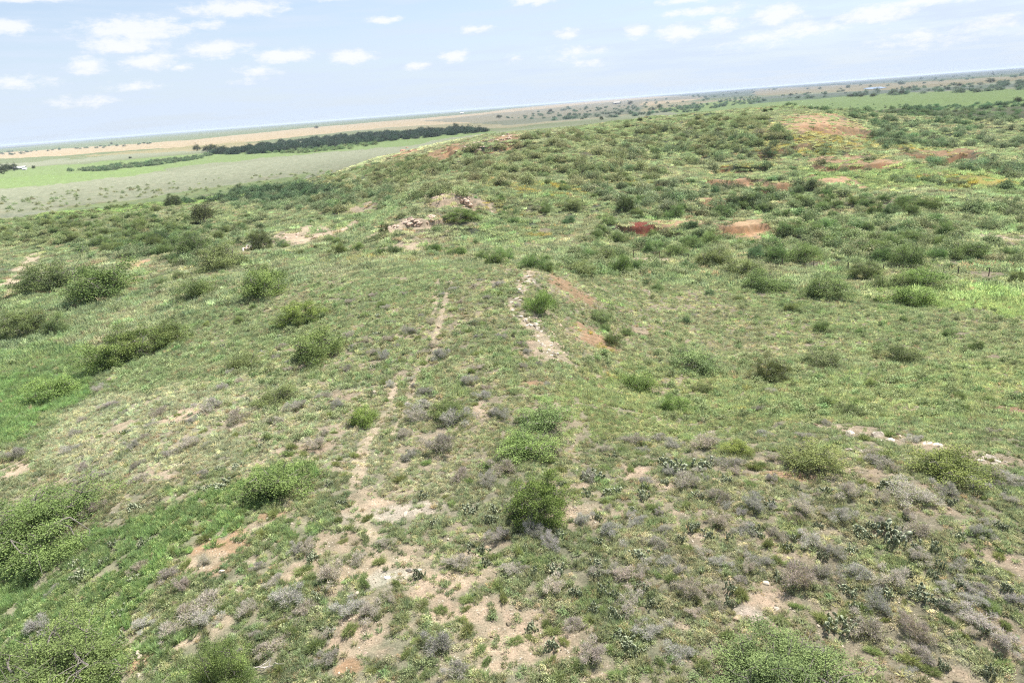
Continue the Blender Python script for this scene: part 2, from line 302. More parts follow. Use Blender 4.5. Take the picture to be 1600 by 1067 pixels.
def cover(x, y):
    """returns ground colour, bareness 0..1, yellow 0..1, grass colour"""
    x = np.asarray(x, float); y = np.asarray(y, float); r = np.hypot(x, y); th = np.arctan2(x, y); l = np.log(np.maximum(r, 1))
    n1 = fbm(x / 14, y / 14, 4, 21); n2 = fbm(x / 3.1, y / 3.1, 3, 22); n3 = fbm(x / .8, y / .8, 2, 23); n4 = fbm(x / 55, y / 55, 3, 24); n5 = fbm(x / 900, y / 500, 4, 25)
    e1 = fbm(th * 40, l * 14, 4, 26); e2 = fbm(th * 40 + 50, l * 14, 4, 27)
    g = GREEN + (OLIVE - GREEN) * sstep(-.5, .6, n1 + .4 * n2)[:, None]
    g = g + (FGREEN * .95 - g) * (sstep(.0, .7, n4 + .5 * n2) * .5)[:, None]
    g = g + (PALE - g) * (sstep(.15, .8, n2 * .7 + n3 * .5 - .2) * .55 * (r < 160))[:, None]
    g = g + (LUSH * 1.05 - g) * (sstep(.2, .75, fbm(x / 2.2, y / 2.2, 3, 52)) * .6 * (r < 200))[:, None]
    g = g * (1 + .26 * n3 + .2 * n2)[:, None]
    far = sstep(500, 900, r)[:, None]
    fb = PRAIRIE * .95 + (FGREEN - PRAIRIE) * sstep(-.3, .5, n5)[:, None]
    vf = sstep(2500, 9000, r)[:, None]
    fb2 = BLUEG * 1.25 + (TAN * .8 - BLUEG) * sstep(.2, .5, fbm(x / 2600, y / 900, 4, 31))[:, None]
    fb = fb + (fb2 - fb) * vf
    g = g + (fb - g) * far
    for zi, (P, c_, e_, s_) in enumerate(ZM):
        a = th + e1 * e_ * .22; b = l + e2 * e_
        k = inside(P, a, b) * s_ * (1 + .25 * np.clip(n2, -1, 0)); rm = 345 if zi in (3, 4, 5, 6) else 600 if zi < 12 else 0
        if rm: k = k * (r > rm)
        g = g + (c_ * (1 + .12 * n2 + .08 * n3)[:, None] - g) * k[:, None]
    yel = np.zeros(len(x)); bare = np.zeros(len(x)); gc = g.copy(); bc = np.tile(DIRT * .8, (len(x), 1))
    for k in range(len(YELS)):
        q = patches(YW, x, y, k, .45 * n2 + .3 * n1); yel = np.maximum(yel, q * sstep(-.3, .4, n3 + .4 * n2))
    for k in range(len(BARE)):
        q = patches(BW, x, y, k, .75 * n2 + .6 * n3 + .3 * n1)
        bc = bc + (BARE[k][4] * (1.75 if BARE[k][1] < 420 else 1.0) - bc) * q[:, None]; bare = np.maximum(bare, q)
    gen = sstep(.10, .60, n2 * .8 + n3 * .55 + .35 * n1 + .12) * (1 - sstep(120, 300, r)) * .75
    lushk = sstep(.040, .062, g[:, 1] - g[:, 0]); gen = gen * (1 - lushk)
    bare = np.maximum(bare, gen)
    for P, w_ in TW:
        for i in range(len(P) - 1):
            ax, ay = P[i, :2]; bx, by = P[i + 1, :2]; L2 = (bx - ax) ** 2 + (by - ay) ** 2
            t = np.clip(((x - ax) * (bx - ax) + (y - ay) * (by - ay)) / L2, 0, 1)
            d = np.hypot(x - ax - t * (bx - ax), y - ay - t * (by - ay)) / 1.2
            q = sstep(w_ * 1.1, w_ * .4, d + .35 * w_ * n3) * sstep(-.95, -.05, n2 + .6 * n3)
            bc = bc + (TAN * 1.15 - bc) * q[:, None]; bare = np.maximum(bare, q)
    _dz, red, ky = scarps(x, y); red = red * sstep(-.35, .2, n3 * .6 + .7 * n2 + .5 * n1); cols = np.array([ORANGE, ORANGE * [.9, .74, .66], ORANGE * [1.6, 1.45, 1.3], DIRT * 1.2])
    bc = bc + (cols[ky] - bc) * red[:, None]; bare = np.maximum(bare, red)
    yc = YEL * (1 + .3 * n3)[:, None]
    mid = sstep(130, 260, r) * (1 - sstep(500, 700, r))      # scrub hills: earthy ground between the bushes
    scr = (sstep(.15, .7, n1 + .5 * n2) * mid * .35)
    earth = DIRT * .62 + (ORANGE * .8 - DIRT * .62) * sstep(-.2, .5, n4)[:, None]
    gc2 = gc + (earth - gc) * scr[:, None]
    c = gc2 * .94; c = c + (yc - c) * (yel * .75)[:, None]
    bcn = bc * (1 + .16 * n3 + .1 * n2)[:, None]
    c = c + (bcn - c) * bare[:, None]
    under = DIRT * .62 + GREEN * .4                          # litter and soil seen between the tufts
    nr = (1 - sstep(45, 120, r))[:, None] * .6 * (1 - bare)[:, None]
    c = c + (under - c) * nr
    c = c + (c.mean(1, keepdims=True) * 1.04 - c) * (.12 * (r < 450))[:, None]
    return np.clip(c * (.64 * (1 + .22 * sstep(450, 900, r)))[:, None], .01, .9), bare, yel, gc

# ------------------------------------------------------------------ tagging, meshes
def tag(o, label=None, cat=None, group=None, kind=None):
    if label: o['label'] = label
    if cat: o['category'] = cat
    if group: o['group'] = group
    if kind: o['kind'] = kind
    return o
def mk_mesh(name, V, faces_list, mats=(), attrs=None, midx=None, smooth=False):
    """faces_list: list of int arrays (n,k)"""
    me = bpy.data.meshes.new(name); V = np.asarray(V, np.float32)
    me.vertices.add(len(V)); me.vertices.foreach_set('co', V.ravel())
    faces_list = [np.asarray(f) for f in faces_list if len(f)]
    li = np.concatenate([f.ravel() for f in faces_list]) if faces_list else np.zeros(0, int)
    tot = np.concatenate([np.full(len(f), f.shape[1]) for f in faces_list]) if faces_list else np.zeros(0, int)
    if len(tot):
        me.loops.add(len(li)); me.loops.foreach_set('vertex_index', li.astype(np.int32))
        st = np.concatenate([[0], np.cumsum(tot)[:-1]])
        me.polygons.add(len(tot)); me.polygons.foreach_set('loop_start', st.astype(np.int32)); me.polygons.foreach_set('loop_total', tot.astype(np.int32))
        if midx is not None: me.polygons.foreach_set('material_index', np.asarray(midx, np.int32))
        me.polygons.foreach_set('use_smooth', np.full(len(tot), smooth))
    for mt in mats: me.materials.append(mt)
    me.update(calc_edges=True)
    for k, a in (attrs or {}).items():
        a = np.asarray(a, np.float32)
        if a.ndim == 1: at_ = me.attributes.new(k, 'FLOAT', 'POINT'); at_.data.foreach_set('value', a)
        elif a.shape[1] == 4: at_ = me.attributes.new(k, 'FLOAT_COLOR', 'POINT'); at_.data.foreach_set('color', a.ravel())
        else: at_ = me.attributes.new(k, 'FLOAT_VECTOR', 'POINT'); at_.data.foreach_set('vector', a.ravel())
    return me
def link_obj(name, me, parent=None):
    o = bpy.data.objects.new(name, me); col.objects.link(o)
    if parent: o.parent = parent
    return o

# ------------------------------------------------------------------ materials
def mat(name):
    mt = bpy.data.materials.new(name); mt.use_nodes = True; return mt, NT(mt.node_tree)
def ground_mat():
    mt, t = mat("prairie_soil"); tc = t.n('ShaderNodeTexCoord').outputs['Object']
    c = t.n('ShaderNodeAttribute', attribute_name='cover').outputs['Color']
    bare = t.n('ShaderNodeAttribute', attribute_name='bare').outputs['Fac']
    a = t.noise(tc, 1.3, 6, .7); b = t.noise(tc, 14, 5, .7); g = t.noise(tc, .16, 5, .65)
    c = t.mix(1.0, c, t.n('ShaderNodeCombineColor', {0: t.ramp(a, .25, .75, .72, 1.25), 1: t.ramp(a, .25, .75, .78, 1.2), 2: t.ramp(a, .25, .75, .74, 1.2)}).outputs[0], 'MULTIPLY')
    c = t.mix(1.0, c, t.n('ShaderNodeCombineColor', {0: t.ramp(g, .3, .7, .86, 1.12), 1: t.ramp(g, .3, .7, .9, 1.08), 2: t.ramp(g, .3, .7, .88, 1.1)}).outputs[0], 'MULTIPLY')
    v = t.n('ShaderNodeTexVoronoi', {'Vector': tc, 'Scale': 7.0, 'Randomness': 1.0}); v.feature = 'F1'
    peb = t.math('MULTIPLY', t.ramp(v.outputs[0], .26, .2), t.math('MULTIPLY', t.ramp(t.noise(tc, 2.1, 3), .5, .62), bare))
    c = t.mix(t.math('MULTIPLY', peb, .75), c, (.62, .55, .45))
    sp = t.ramp(b, .35, .68, .74, 1.22); c = t.mix(1.0, c, t.n('ShaderNodeCombineColor', {0: sp, 1: sp, 2: sp}).outputs[0], 'MULTIPLY')
    h = t.math('ADD', t.math('MULTIPLY', a, .25), t.math('ADD', t.math('MULTIPLY', b, .06), t.math('MULTIPLY', peb, .05)))
    bm = t.n('ShaderNodeBump', {'Height': h, 'Strength': .7, 'Distance': .5})
    bs = t.n('ShaderNodeBsdfDiffuse', {'Color': c, 'Roughness': .9, 'Normal': bm.outputs[0]})
    t.link(bs.outputs[0], t.n('ShaderNodeOutputMaterial').inputs[0]); return mt
def leaf_mat(name, color, var=.25, trans=.35, source='object', spec=0.0, hue=None):
    """colour x per-object tint x per-instance random x per-leaf variation"""
    mt, t = mat(name)
    if source == 'instance': base = t.n('ShaderNodeAttribute', attribute_name='tint', attribute_type='INSTANCER').outputs['Color']
    elif source == 'object': base = t.mix(1.0, (*color, 1), t.n('ShaderNodeObjectInfo').outputs['Color'], 'MULTIPLY')
    else: base = t.mix(0.0, (*color, 1), (1, 1, 1, 1))
    if source == 'instance': base = t.mix(1.0, base, (*color, 1), 'MULTIPLY')
    vv = t.n('ShaderNodeAttribute', attribute_name='var').outputs['Fac']
    rnd = t.n('ShaderNodeObjectInfo').outputs['Random']
    f = t.math('ADD', t.math('MULTIPLY_ADD', vv, 2 * var, 1 - var), t.math('MULTIPLY_ADD', rnd, .24, -.12))
    fy = t.math('MULTIPLY_ADD', vv, var * .5, 0)
    base = t.mix(1.0, base, t.n('ShaderNodeCombineColor', {0: t.math('ADD', f, fy), 1: f, 2: t.math('SUBTRACT', f, fy)}).outputs[0], 'MULTIPLY')
    d = t.n('ShaderNodeBsdfDiffuse', {'Color': base}); tr = t.n('ShaderNodeBsdfTranslucent', {'Color': t.mix(1.0, base, (1.0, 1.05, .85), 'MULTIPLY')})
    mx = t.n('ShaderNodeMixShader', {0: trans, 1: d.outputs[0], 2: tr.outputs[0]})
    t.link(mx.outputs[0], t.n('ShaderNodeOutputMaterial').inputs[0]); return mt
def solid_mat(name, color, var=.3, scale=8, bump=.3, rough=.9):
    mt, t = mat(name); tc = t.n('ShaderNodeTexCoord').outputs['Object']
    n = t.noise(tc, scale, 5, .65); f = t.ramp(n, .25, .75, 1 - var, 1 + var)
    base = t.mix(1.0, (*color, 1), t.n('ShaderNodeObjectInfo').outputs['Color'], 'MULTIPLY')
    base = t.mix(1.0, base, t.n('ShaderNodeCombineColor', {0: f, 1: f, 2: f}).outputs[0], 'MULTIPLY')
    bm = t.n('ShaderNodeBump', {'Height': n, 'Strength': bump, 'Distance': .1})
    bs = t.n('ShaderNodeBsdfPrincipled', {'Base Color': base, 'Roughness': rough, 'Normal': bm.outputs[0]})
    t.link(bs.outputs[0], t.n('ShaderNodeOutputMaterial').inputs[0]); return mt
M_ground = ground_mat()
M_grass = leaf_mat("grass_blades", (1, 1, 1), .3, .45, 'instance')
M_scrubleaf = leaf_mat("scrub_leaves", (1, 1, 1), .24, .2, 'instance')
M_leaf = leaf_mat("mesquite_leaves", (.175, .232, .112), .5, .28)
M_ever = leaf_mat("evergreen_leaves", (.120, .155, .075), .55, .16)
M_grey = leaf_mat("grey_twigs", (.320, .312, .292), .3, .2)
M_weed = leaf_mat("weed_stems", (.235, .285, .148), .35, .4)
M_bark = solid_mat("grey_brown_bark", (.13, .112, .095), .35, 14)
M_dead = solid_mat("bleached_dead_wood", (.38, .34, .30), .3, 14)
M_rock = solid_mat("weathered_sandstone", (.36, .31, .25), .3, 3.0, .5)
M_twiglow = solid_mat("dark_thin_twigs", (.12, .10, .085), .2, 20)
def pad_mat():
    mt, t = mat("cactus_pad"); vv = t.n('ShaderNodeAttribute', attribute_name='var').outputs['Fac']; ed = t.n('ShaderNodeAttribute', attribute_name='edge').outputs['Fac']
    base = t.mix(vv, (.110, .145, .075), (.235, .265, .165)); base = t.mix(t.ramp(vv, .93, .97), base, (.42, .40, .18)); base = t.mix(t.ramp(ed, .5, 1.0, 0, .45), base, (.34, .33, .22))
    base = t.mix(1.0, base, t.n('ShaderNodeObjectInfo').outputs['Color'], 'MULTIPLY')
    tc = t.n('ShaderNodeTexCoord').outputs['Object']; v = t.n('ShaderNodeTexVoronoi', {'Vector': tc, 'Scale': 30.0})
    base = t.mix(t.ramp(v.outputs[0], .25, .1, 0, .5), base, (.32, .29, .19))
    bs = t.n('ShaderNodeBsdfPrincipled', {'Base Color': base, 'Roughness': .6}); t.link(bs.outputs[0], t.n('ShaderNodeOutputMaterial').inputs[0]); return mt
M_pad = pad_mat()

# ------------------------------------------------------------------ ground sheet
gx, gy = GX.ravel(), GY.ravel()
cc = np.zeros((len(gx), 3)); bb = np.zeros(len(gx))
for i in range(0, len(gx), 200000):
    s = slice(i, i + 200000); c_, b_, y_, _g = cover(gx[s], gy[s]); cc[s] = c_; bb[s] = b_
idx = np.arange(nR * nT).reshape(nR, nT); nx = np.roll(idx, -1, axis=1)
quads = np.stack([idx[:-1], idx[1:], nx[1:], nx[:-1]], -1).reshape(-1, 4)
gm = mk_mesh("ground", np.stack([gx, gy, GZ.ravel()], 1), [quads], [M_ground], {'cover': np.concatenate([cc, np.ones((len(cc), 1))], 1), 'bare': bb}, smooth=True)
tag(link_obj("ground", gm), kind='structure')
del gx, gy, cc, bb, idx, nx, quads

# ------------------------------------------------------------------ plant builders
def unit(v): return v / np.maximum(np.linalg.norm(v, axis=-1, keepdims=True), 1e-9)
def leaf_cards(P, size, up_bias=0.3, aspect=.45, g=None, nrm=None):
    """small quads at P"""
    g = g or rng; n = len(P)
    d = g.normal(size=(n, 3)); d[:, 2] *= .6; d = unit(d)
    nn = g.normal(size=(n, 3)); nn[:, 2] += up_bias * 2
    if nrm is not None: nn = nn + nrm * 1.3
    s = unit(np.cross(d, nn)); L = (size * g.uniform(.6, 1.3, n))[:, None]
    a = P - d * L * .5; b = P + d * L * .5; W = s * L * aspect * .5; mid = P + s * 0
    V = np.stack([a, mid - W, b, mid + W], 1).reshape(-1, 3)
    Fq = np.arange(n * 4).reshape(n, 4); return V, Fq
def tubes(segs, sides=4):
    """segs (p0,p1,r0,r1)"""
    V, Fc = [], []; k = 0
    for p0, p1, ra, rb in segs:
        d = p1 - p0; L = np.linalg.norm(d)
        if L < 1e-6: continue
        d = d / L; a = np.cross(d, [0, 0, 1.0]) if abs(d[2]) < .9 else np.cross(d, [1.0, 0, 0]); a /= np.linalg.norm(a); b = np.cross(d, a)
        an = np.arange(sides) * 2 * math.pi / sides
        ring = np.cos(an)[:, None] * a + np.sin(an)[:, None] * b
        V.append(p0 + ring * ra); V.append(p1 + ring * rb)
        i = np.arange(sides); j = (i + 1) % sides
        Fc.append(np.stack([k + i, k + j, k + sides + j, k + sides + i], 1)); k += 2 * sides
    return np.concatenate(V), np.concatenate(Fc)
def curve_seg(p0, p1, r0_, r1_, g, n=4, wob=.12, sag=0.0):
    pts = [p0 + (p1 - p0) * i / n for i in range(n + 1)]; L = np.linalg.norm(p1 - p0)
    for i in range(1, n): pts[i] = pts[i] + g.normal(size=3) * L * wob * .5 + np.array([0, 0, sag * L * math.sin(math.pi * i / n)])
    rr = [r0_ + (r1_ - r0_) * i / n for i in range(n + 1)]
    return [(pts[i], pts[i + 1], rr[i], rr[i + 1]) for i in range(n)], pts
def bush(seed, W, H, clumps, leaves, lsize, limbs=5, base_h=0.15, ragged=.28, trunk_r=.05, fill=.55, spread=.13, bare_twigs=0, sides=4, tall=0.0):
    """crown (leaf clumps on a noisy dome) and the limbs that carry it"""
    g = np.random.default_rng(seed); C_ = []
    ph = g.uniform(0, 6.28, 6); am = g.uniform(.4, 1, 6)
    while len(C_) < clumps:
        q = g.normal(size=3); q /= np.linalg.norm(q)
        if q[2] < -.15: continue
        an = math.atan2(q[1], q[0]); rad = 1 + ragged * sum(am[k] * math.sin((k + 1) * an + ph[k]) for k in range(5)) / 2 + g.normal() * ragged * .4
        f = g.uniform(fill, 1.0) ** .7 * max(.5, rad)
        C_.append([q[0] * f * W / 2 * .86, q[1] * f * W / 2 * .86, H * base_h + (q[2] * .92 + .08) * f * H * (1 - base_h) * .9])
    C_ = np.array(C_); C_[:, 2] = np.maximum(C_[:, 2], H * .1)
    dens = g.uniform(.25, 1.0, clumps) ** 1.5; dens /= dens.sum(); which = g.choice(clumps, leaves, p=dens)
    cv = g.uniform(0, 1, clumps)
    off = g.normal(size=(leaves, 3)) * np.array([1, 1, .62]) * (W * spread * .5)
    # arch clumps: droop at their rims
    off[:, 2] -= (off[:, 0] ** 2 + off[:, 1] ** 2) / (W * spread) * .35
    P = C_[which] + off; P[:, 2] = np.maximum(P[:, 2], .03)
    var = np.clip(cv[which] * .6 + g.uniform(0, .5, leaves), 0, 1)
    V, Fq = leaf_cards(P, lsize, .35, .5, g); var4 = np.repeat(var, 4)
    segs = []; nodes = []
    for i in range(limbs):
        an = 2 * math.pi * i / limbs + g.uniform(-.4, .4); rr = W * .30 * g.uniform(.6, 1.1)
        tip = np.array([math.cos(an) * rr, math.sin(an) * rr, H * g.uniform(.5, .75)])
        st = np.array([math.cos(an), math.sin(an), 0]) * W * .02
        s, pts = curve_seg(st + np.array([0, 0, -.15]), tip, trunk_r * g.uniform(.7, 1.1), trunk_r * .35, g, 5, .16, .05); segs += s; nodes += pts[2:]
    N_ = np.array(nodes)
    for k in range(clumps):
        j = np.argmin(((N_ - C_[k]) ** 2).sum(1) + (N_[:, 2] > C_[k, 2]) * .3)
        s, pts = curve_seg(N_[j], C_[k], trunk_r * .3, trunk_r * .1, g, 3, .14, .03); segs += s
        for q in range(2):
            segs.append((C_[k], C_[k] + g.normal(size=3) * W * .055 + np.array([0, 0, .02]), trunk_r * .12, trunk_r * .05))
    for k in range(bare_twigs):
        j = g.integers(clumps); d = unit(C_[j] + np.array([0, 0, H * .1])) * W * g.uniform(.05, .16) + g.normal(size=3) * W * .04
        segs.append((C_[j], C_[j] + d, trunk_r * .16, trunk_r * .05))
    TV, TF = tubes(segs, sides)
    return (V, Fq, var4), (TV, TF)
def proto_parts(name, crown, trunk, mleaf, mwood):
    return {'crown': mk_mesh(name + '_crown', crown[0], [crown[1]], [mleaf], {'var': crown[2]}), 'trunk': mk_mesh(name + '_trunk', trunk[0], [trunk[1]], [mwood])}
def proto_joined(name, crown, trunk, mleaf, mwood):
    V = np.concatenate([crown[0], trunk[0]]); Fs = [crown[1], trunk[1] + len(crown[0])]
    mi = np.concatenate([np.zeros(len(crown[1])), np.ones(len(trunk[1]))])
    return mk_mesh(name, V, Fs, [mleaf, mwood], {'var': np.concatenate([crown[2], np.full(len(trunk[0]), .5)])}, mi)
# all protos are 2 m wide, 1.1 m high unless noted
NEAR = [proto_parts('mesquite', *bush(100 + i, 2, 1.15, 70, 11000, .056, limbs=6, ragged=.42, spread=.135, trunk_r=.028, bare_twigs=90, base_h=.2, fill=.35), M_leaf, M_bark) for i in range(7)]
FINE = [proto_parts('mesquite_large', *bush(150 + i, 2, 1.15, 120, 52000, .029, limbs=7, ragged=.42, spread=.095, trunk_r=.03, bare_twigs=140, fill=.35, base_h=.28), M_leaf, M_bark) for i in range(4)]
EVER = [proto_parts('evergreen', *bush(200 + i, 2, 1.5, 90, 24000, .040, limbs=5, ragged=.24, spread=.10, base_h=.1, trunk_r=.03, fill=.6, bare_twigs=40), M_ever, M_bark) for i in range(4)]
MIDP = [proto_joined('mesquite_far', *bush(300 + i, 2, 1.1, 34, 2200, .13, limbs=5, ragged=.34, spread=.2, trunk_r=.03, sides=3), M_leaf, M_bark) for i in range(7)]
TREEP = [proto_parts('tree', *bush(400 + i, 2, 1.9, 50, 5000, .085, limbs=4, ragged=.2, spread=.2, base_h=.28, trunk_r=.045, fill=.4), M_ever, M_bark) for i in range(4)]

def grey_shrub(seed, W=1.0, H=.5, n=2600):
    g = np.random.default_rng(seed); k = 16
    c = np.stack([g.normal(size=k) * .24, g.normal(size=k) * .24, g.uniform(.08, .34, k)], 1) * [W, W, H / .5]
    rad = g.uniform(.1, .22, k) * W; w_ = g.integers(0, k, n)
    a = c[w_] + unit(g.normal(size=(n, 3))) * (rad[w_] * g.uniform(.2, 1, n) ** .5)[:, None] * [1, 1, .8]; a[:, 2] = np.maximum(a[:, 2], .01)
    d = unit(a - np.array([0, 0, -.25 * W])) * .7 + g.normal(size=(n, 3)) * .6; b = a + unit(d) * g.uniform(.05, .16, n)[:, None] * W
    s = unit(np.cross(b - a, g.normal(size=(n, 3)))) * g.uniform(.003, .006, n)[:, None]
    V = np.stack([a - s, a + s, b + s * .4, b - s * .4], 1).reshape(-1, 3)
    n2 = 120; e = c[g.integers(0, k, n2)] + g.normal(size=(n2, 3)) * .08 * W; o_ = g.normal(size=(n2, 3)) * [.05, .05, 0]; s2 = unit(np.cross(e - o_, g.normal(size=(n2, 3)))) * .007
    V2 = np.stack([o_ - s2, o_ + s2, e + s2 * .4, e - s2 * .4], 1).reshape(-1, 3)
    nl = 1300; P = c[g.integers(0, k, nl)] + g.normal(size=(nl, 3)) * .12 * W; P[:, 2] = np.abs(P[:, 2]) * .75 + .02
    LV, LF = leaf_cards(P, .035, .4, .6, g)
    VV = np.concatenate([V, V2, LV]); VV[:, 2] = np.maximum(VV[:, 2], 0)
    F1 = np.arange((n + n2) * 4).reshape(-1, 4); F2 = LF + (n + n2) * 4
    va = np.repeat(g.uniform(0, 1, n + n2 + nl), 4)
    return mk_mesh('grey_shrub', VV, [F1, F2], [M_grey, M_weed], {'var': va}, np.concatenate([np.zeros(len(F1)), np.ones(len(F2))]))
GREY_P = [grey_shrub(500 + i, 1.0, .42 + .1 * (i % 3)) for i in range(6)]
def blade_clump(name, seed, W, H, n, bw, m_, spread=.8, seedheads=0.0, flat=False):
    g = np.random.default_rng(seed); an = g.uniform(0, 6.283, n); r = np.sqrt(g.uniform(0, 1, n)) * W * .22
    b0 = np.stack([np.cos(an) * r, np.sin(an) * r, np.zeros(n)], 1); lean = g.uniform(.1, 1, n) * spread
    d = np.stack([np.cos(an + g.normal(size=n) * .6) * lean, np.sin(an + g.normal(size=n) * .6) * lean, np.ones(n)], 1); d = unit(d)
    L = H * g.uniform(.55, 1.15, n)[:, None]; m1 = b0 + d * L * .55; d2 = d.copy(); d2[:, 2] -= .5 * lean; tip = m1 + unit(d2) * L * .5
    s = unit(np.cross(d, g.normal(size=(n, 3)))) * bw * .5
    V = np.stack([b0 - s, b0 + s, m1 + s * .8, tip, m1 - s * .8], 1).reshape(-1, 3)
    Fp = np.arange(n * 5).reshape(n, 5)
    return mk_mesh(name, V, [Fp], [m_], {'var': np.repeat(g.uniform(0, 1, n), 5)})
WEED_P = []
for i in range(5):
    g = np.random.default_rng(600 + i); n = 900
    an = g.uniform(0, 6.283, n); ph = g.uniform(0, 1, n) ** .5 * 1.45; D = np.stack([np.cos(an) * np.sin(ph) * .5, np.sin(an) * np.sin(ph) * .5, np.cos(ph) * .42 + .03], 1) * (1 + .3 * np.sin(2 * an + i) * np.sin(ph) + .25 * np.sin(5 * an + 2 * i) * np.sin(ph * 2))[:, None]
    a = D * g.uniform(.3, .75, n)[:, None]; b = D * g.uniform(.7, 1.15, n)[:, None] + g.normal(size=(n, 3)) * .05; s = unit(np.cross(b - a, g.normal(size=(n, 3)))) * .009
    V = np.stack([a - s, a + s, b + s * .5, b - s * .5], 1).reshape(-1, 3); V[:, 2] = np.maximum(V[:, 2], 0)
    WEED_P.append(mk_mesh('green_weed', V, [np.arange(n * 4).reshape(n, 4)], [M_weed], {'var': np.repeat(g.uniform(0, 1, n), 4)}))
def cactus(seed, W=1.2, pads=70):
    g = np.random.default_rng(seed); V = []; Fc = []; va = []; ed = []; k = 0
    prof = np.array([(0.0, .28), (.18, .62), (.42, .95), (.68, 1.0), (.9, .72), (1.0, .25)])
    stack = []
    while len(stack) < pads:
        if not stack or g.uniform() < .42:
            an = g.uniform(0, 6.283); r = math.sqrt(g.uniform()) * W / 2.6 * (1 + .35 * math.sin(3 * an + seed)); base = np.array([math.cos(an) * r, math.sin(an) * r, -.02]); lvl = 0
            d = np.array([g.normal() * .25, g.normal() * .25, 1.0])
        else:
            p_, d_, L_, s_, lvl = stack[g.integers(len(stack))]
            if lvl >= 2: continue
            lvl += 1; base = p_ + d_ * L_ * .92 + s_ * g.uniform(-.5, .5) * L_ * .5; d = d_ + g.normal(size=3) * .45; d[2] = abs(d[2])
        d = d / np.linalg.norm(d); L = g.uniform(.12, .19); an2 = g.uniform(0, 6.283); s = np.cross(d, [math.cos(an2), math.sin(an2), .1]); s /= np.linalg.norm(s); t = np.cross(d, s)
        stack.append((base, d, L, s, lvl)); v = min(.9, max(0, g.normal() * .25 + .5)); v = .97 if g.uniform() < .03 else v
        for side in (-1, 1):
            ring = []
        L2 = L; loc = []
        for (h, wd) in prof: loc.append((h, wd))
        left = [base + d * L * h - s * L * .42 * wd for h, wd in loc]; right = [base + d * L * h + s * L * .42 * wd for h, wd in loc]
        fr = [base + d * L * h + t * L * .09 * math.sin(math.pi * min(.95, max(.08, h))) for h, wd in loc]; bk = [base + d * L * h - t * L * .09 * math.sin(math.pi * min(.95, max(.08, h))) for h, wd in loc]
        n = len(loc); V += left + fr + right + bk; ed += [1] * n + [0] * n + [1] * n + [0] * n; va += [v] * 4 * n
        for a_, b_ in ((0, 1), (1, 2), (2, 3), (3, 0)):
            for i in range(n - 1): Fc.append((k + a_ * n + i, k + b_ * n + i, k + b_ * n + i + 1, k + a_ * n + i + 1))
        Fc.append((k + n - 1, k + 2 * n - 1, k + 3 * n - 1, k + 4 * n - 1)); k += 4 * n
    return mk_mesh('prickly_pear', np.array(V), [np.array(Fc)], [M_pad], {'var': np.array(va, float), 'edge': np.array(ed, float)}, smooth=True)
CACT_P = [cactus(700 + i, 1.2, 105 + 12 * i) for i in range(5)]
def rock(seed, flat=.45, sub=3):
    import bmesh
    g = np.random.default_rng(seed); bm = bmesh.new(); bmesh.ops.create_icosphere(bm, subdivisions=sub, radius=.5)
    V = np.array([v.co[:] for v in bm.verts])
    pl = unit(g.normal(size=(13, 3))); off = g.uniform(.26, .44, 13)
    for n_, o_ in zip(pl, off):
        d = V @ n_; V = V - np.maximum(d - o_, 0)[:, None] * n_
    V += V * (.10 * fbm(V[:, 0] * 5 + seed, V[:, 1] * 5 + V[:, 2] * 4, 3, seed))[:, None]
    V[:, 2] *= flat / .5 * .9; V[:, 0] *= g.uniform(1, 1.5); V /= (V[:, 0].max() - V[:, 0].min())
    for v, c_ in zip(bm.verts, V): v.co = c_
    me = bpy.data.meshes.new('rock'); bm.to_mesh(me); bm.free(); me.materials.append(M_rock); return me
ROCK_P = [rock(800 + i, .3 + .12 * (i % 3)) for i in range(7)]

# ------------------------------------------------------------------ labels: every thing is named by what it stands beside
LM = [("the round dark green bush", 840, 775), ("the large dark limbed mesquite", 70, 800), ("the whitest boulder", 607, 898), ("the two wheel ruts", 690, 470), ("the stony rim", 822, 490),
 ("the bright trail bush", 565, 645), ("the pale rock ledge", 1360, 684), ("the round pan of bare clay", 1215, 945), ("the wide sandy hollow", 790, 1000), ("the lower edge mesquite", 1235, 1040),
 ("the orange washed slope", 340, 850), ("the silvery weed thicket", 215, 530), ("the lone dark tree", 320, 333), ("the rocky knob", 700, 310), ("the red cut in the gully", 1010, 352), ("the wire fence", 1400, 428),
 ("the grassy flat dark bush", 1205, 575), ("the orange hill scar", 1285, 192), ("the rocky hilltop", 780, 220), ("the orange gully bank", 1165, 350), ("the barn", 30, 262), ("the dirt track", 45, 410),
 ("the black twigged shrub", 1480, 725), ("the bright green flat", 1530, 470), ("the yellow flower slope", 925, 530), ("the lush green draw", 60, 630), ("the largest cactus bed", 1310, 985), ("the corner mesquite", 100, 1030),
 ("the twin grey bushes", 1290, 560), ("the gully meadow", 1340, 270), ("the pale cactus bed", 1060, 735), ("the saddle of the hill", 1000, 250), ("the flat knob bush", 722, 335), ("the thin green strip", 420, 290)]
LMP = np.array([(a[1], a[2]) for a in LM], float)
ORD = "first second third fourth fifth sixth seventh eighth ninth tenth eleventh twelfth thirteenth fourteenth fifteenth sixteenth seventeenth eighteenth nineteenth twentieth".split()
NUM = "one two three four five six seven eight nine ten eleven twelve thirteen fourteen fifteen sixteen seventeen eighteen nineteen twenty".split()
PENDING = []
def later(o, desc, P, group): PENDING.append((o, desc, np.array(P, float), group))
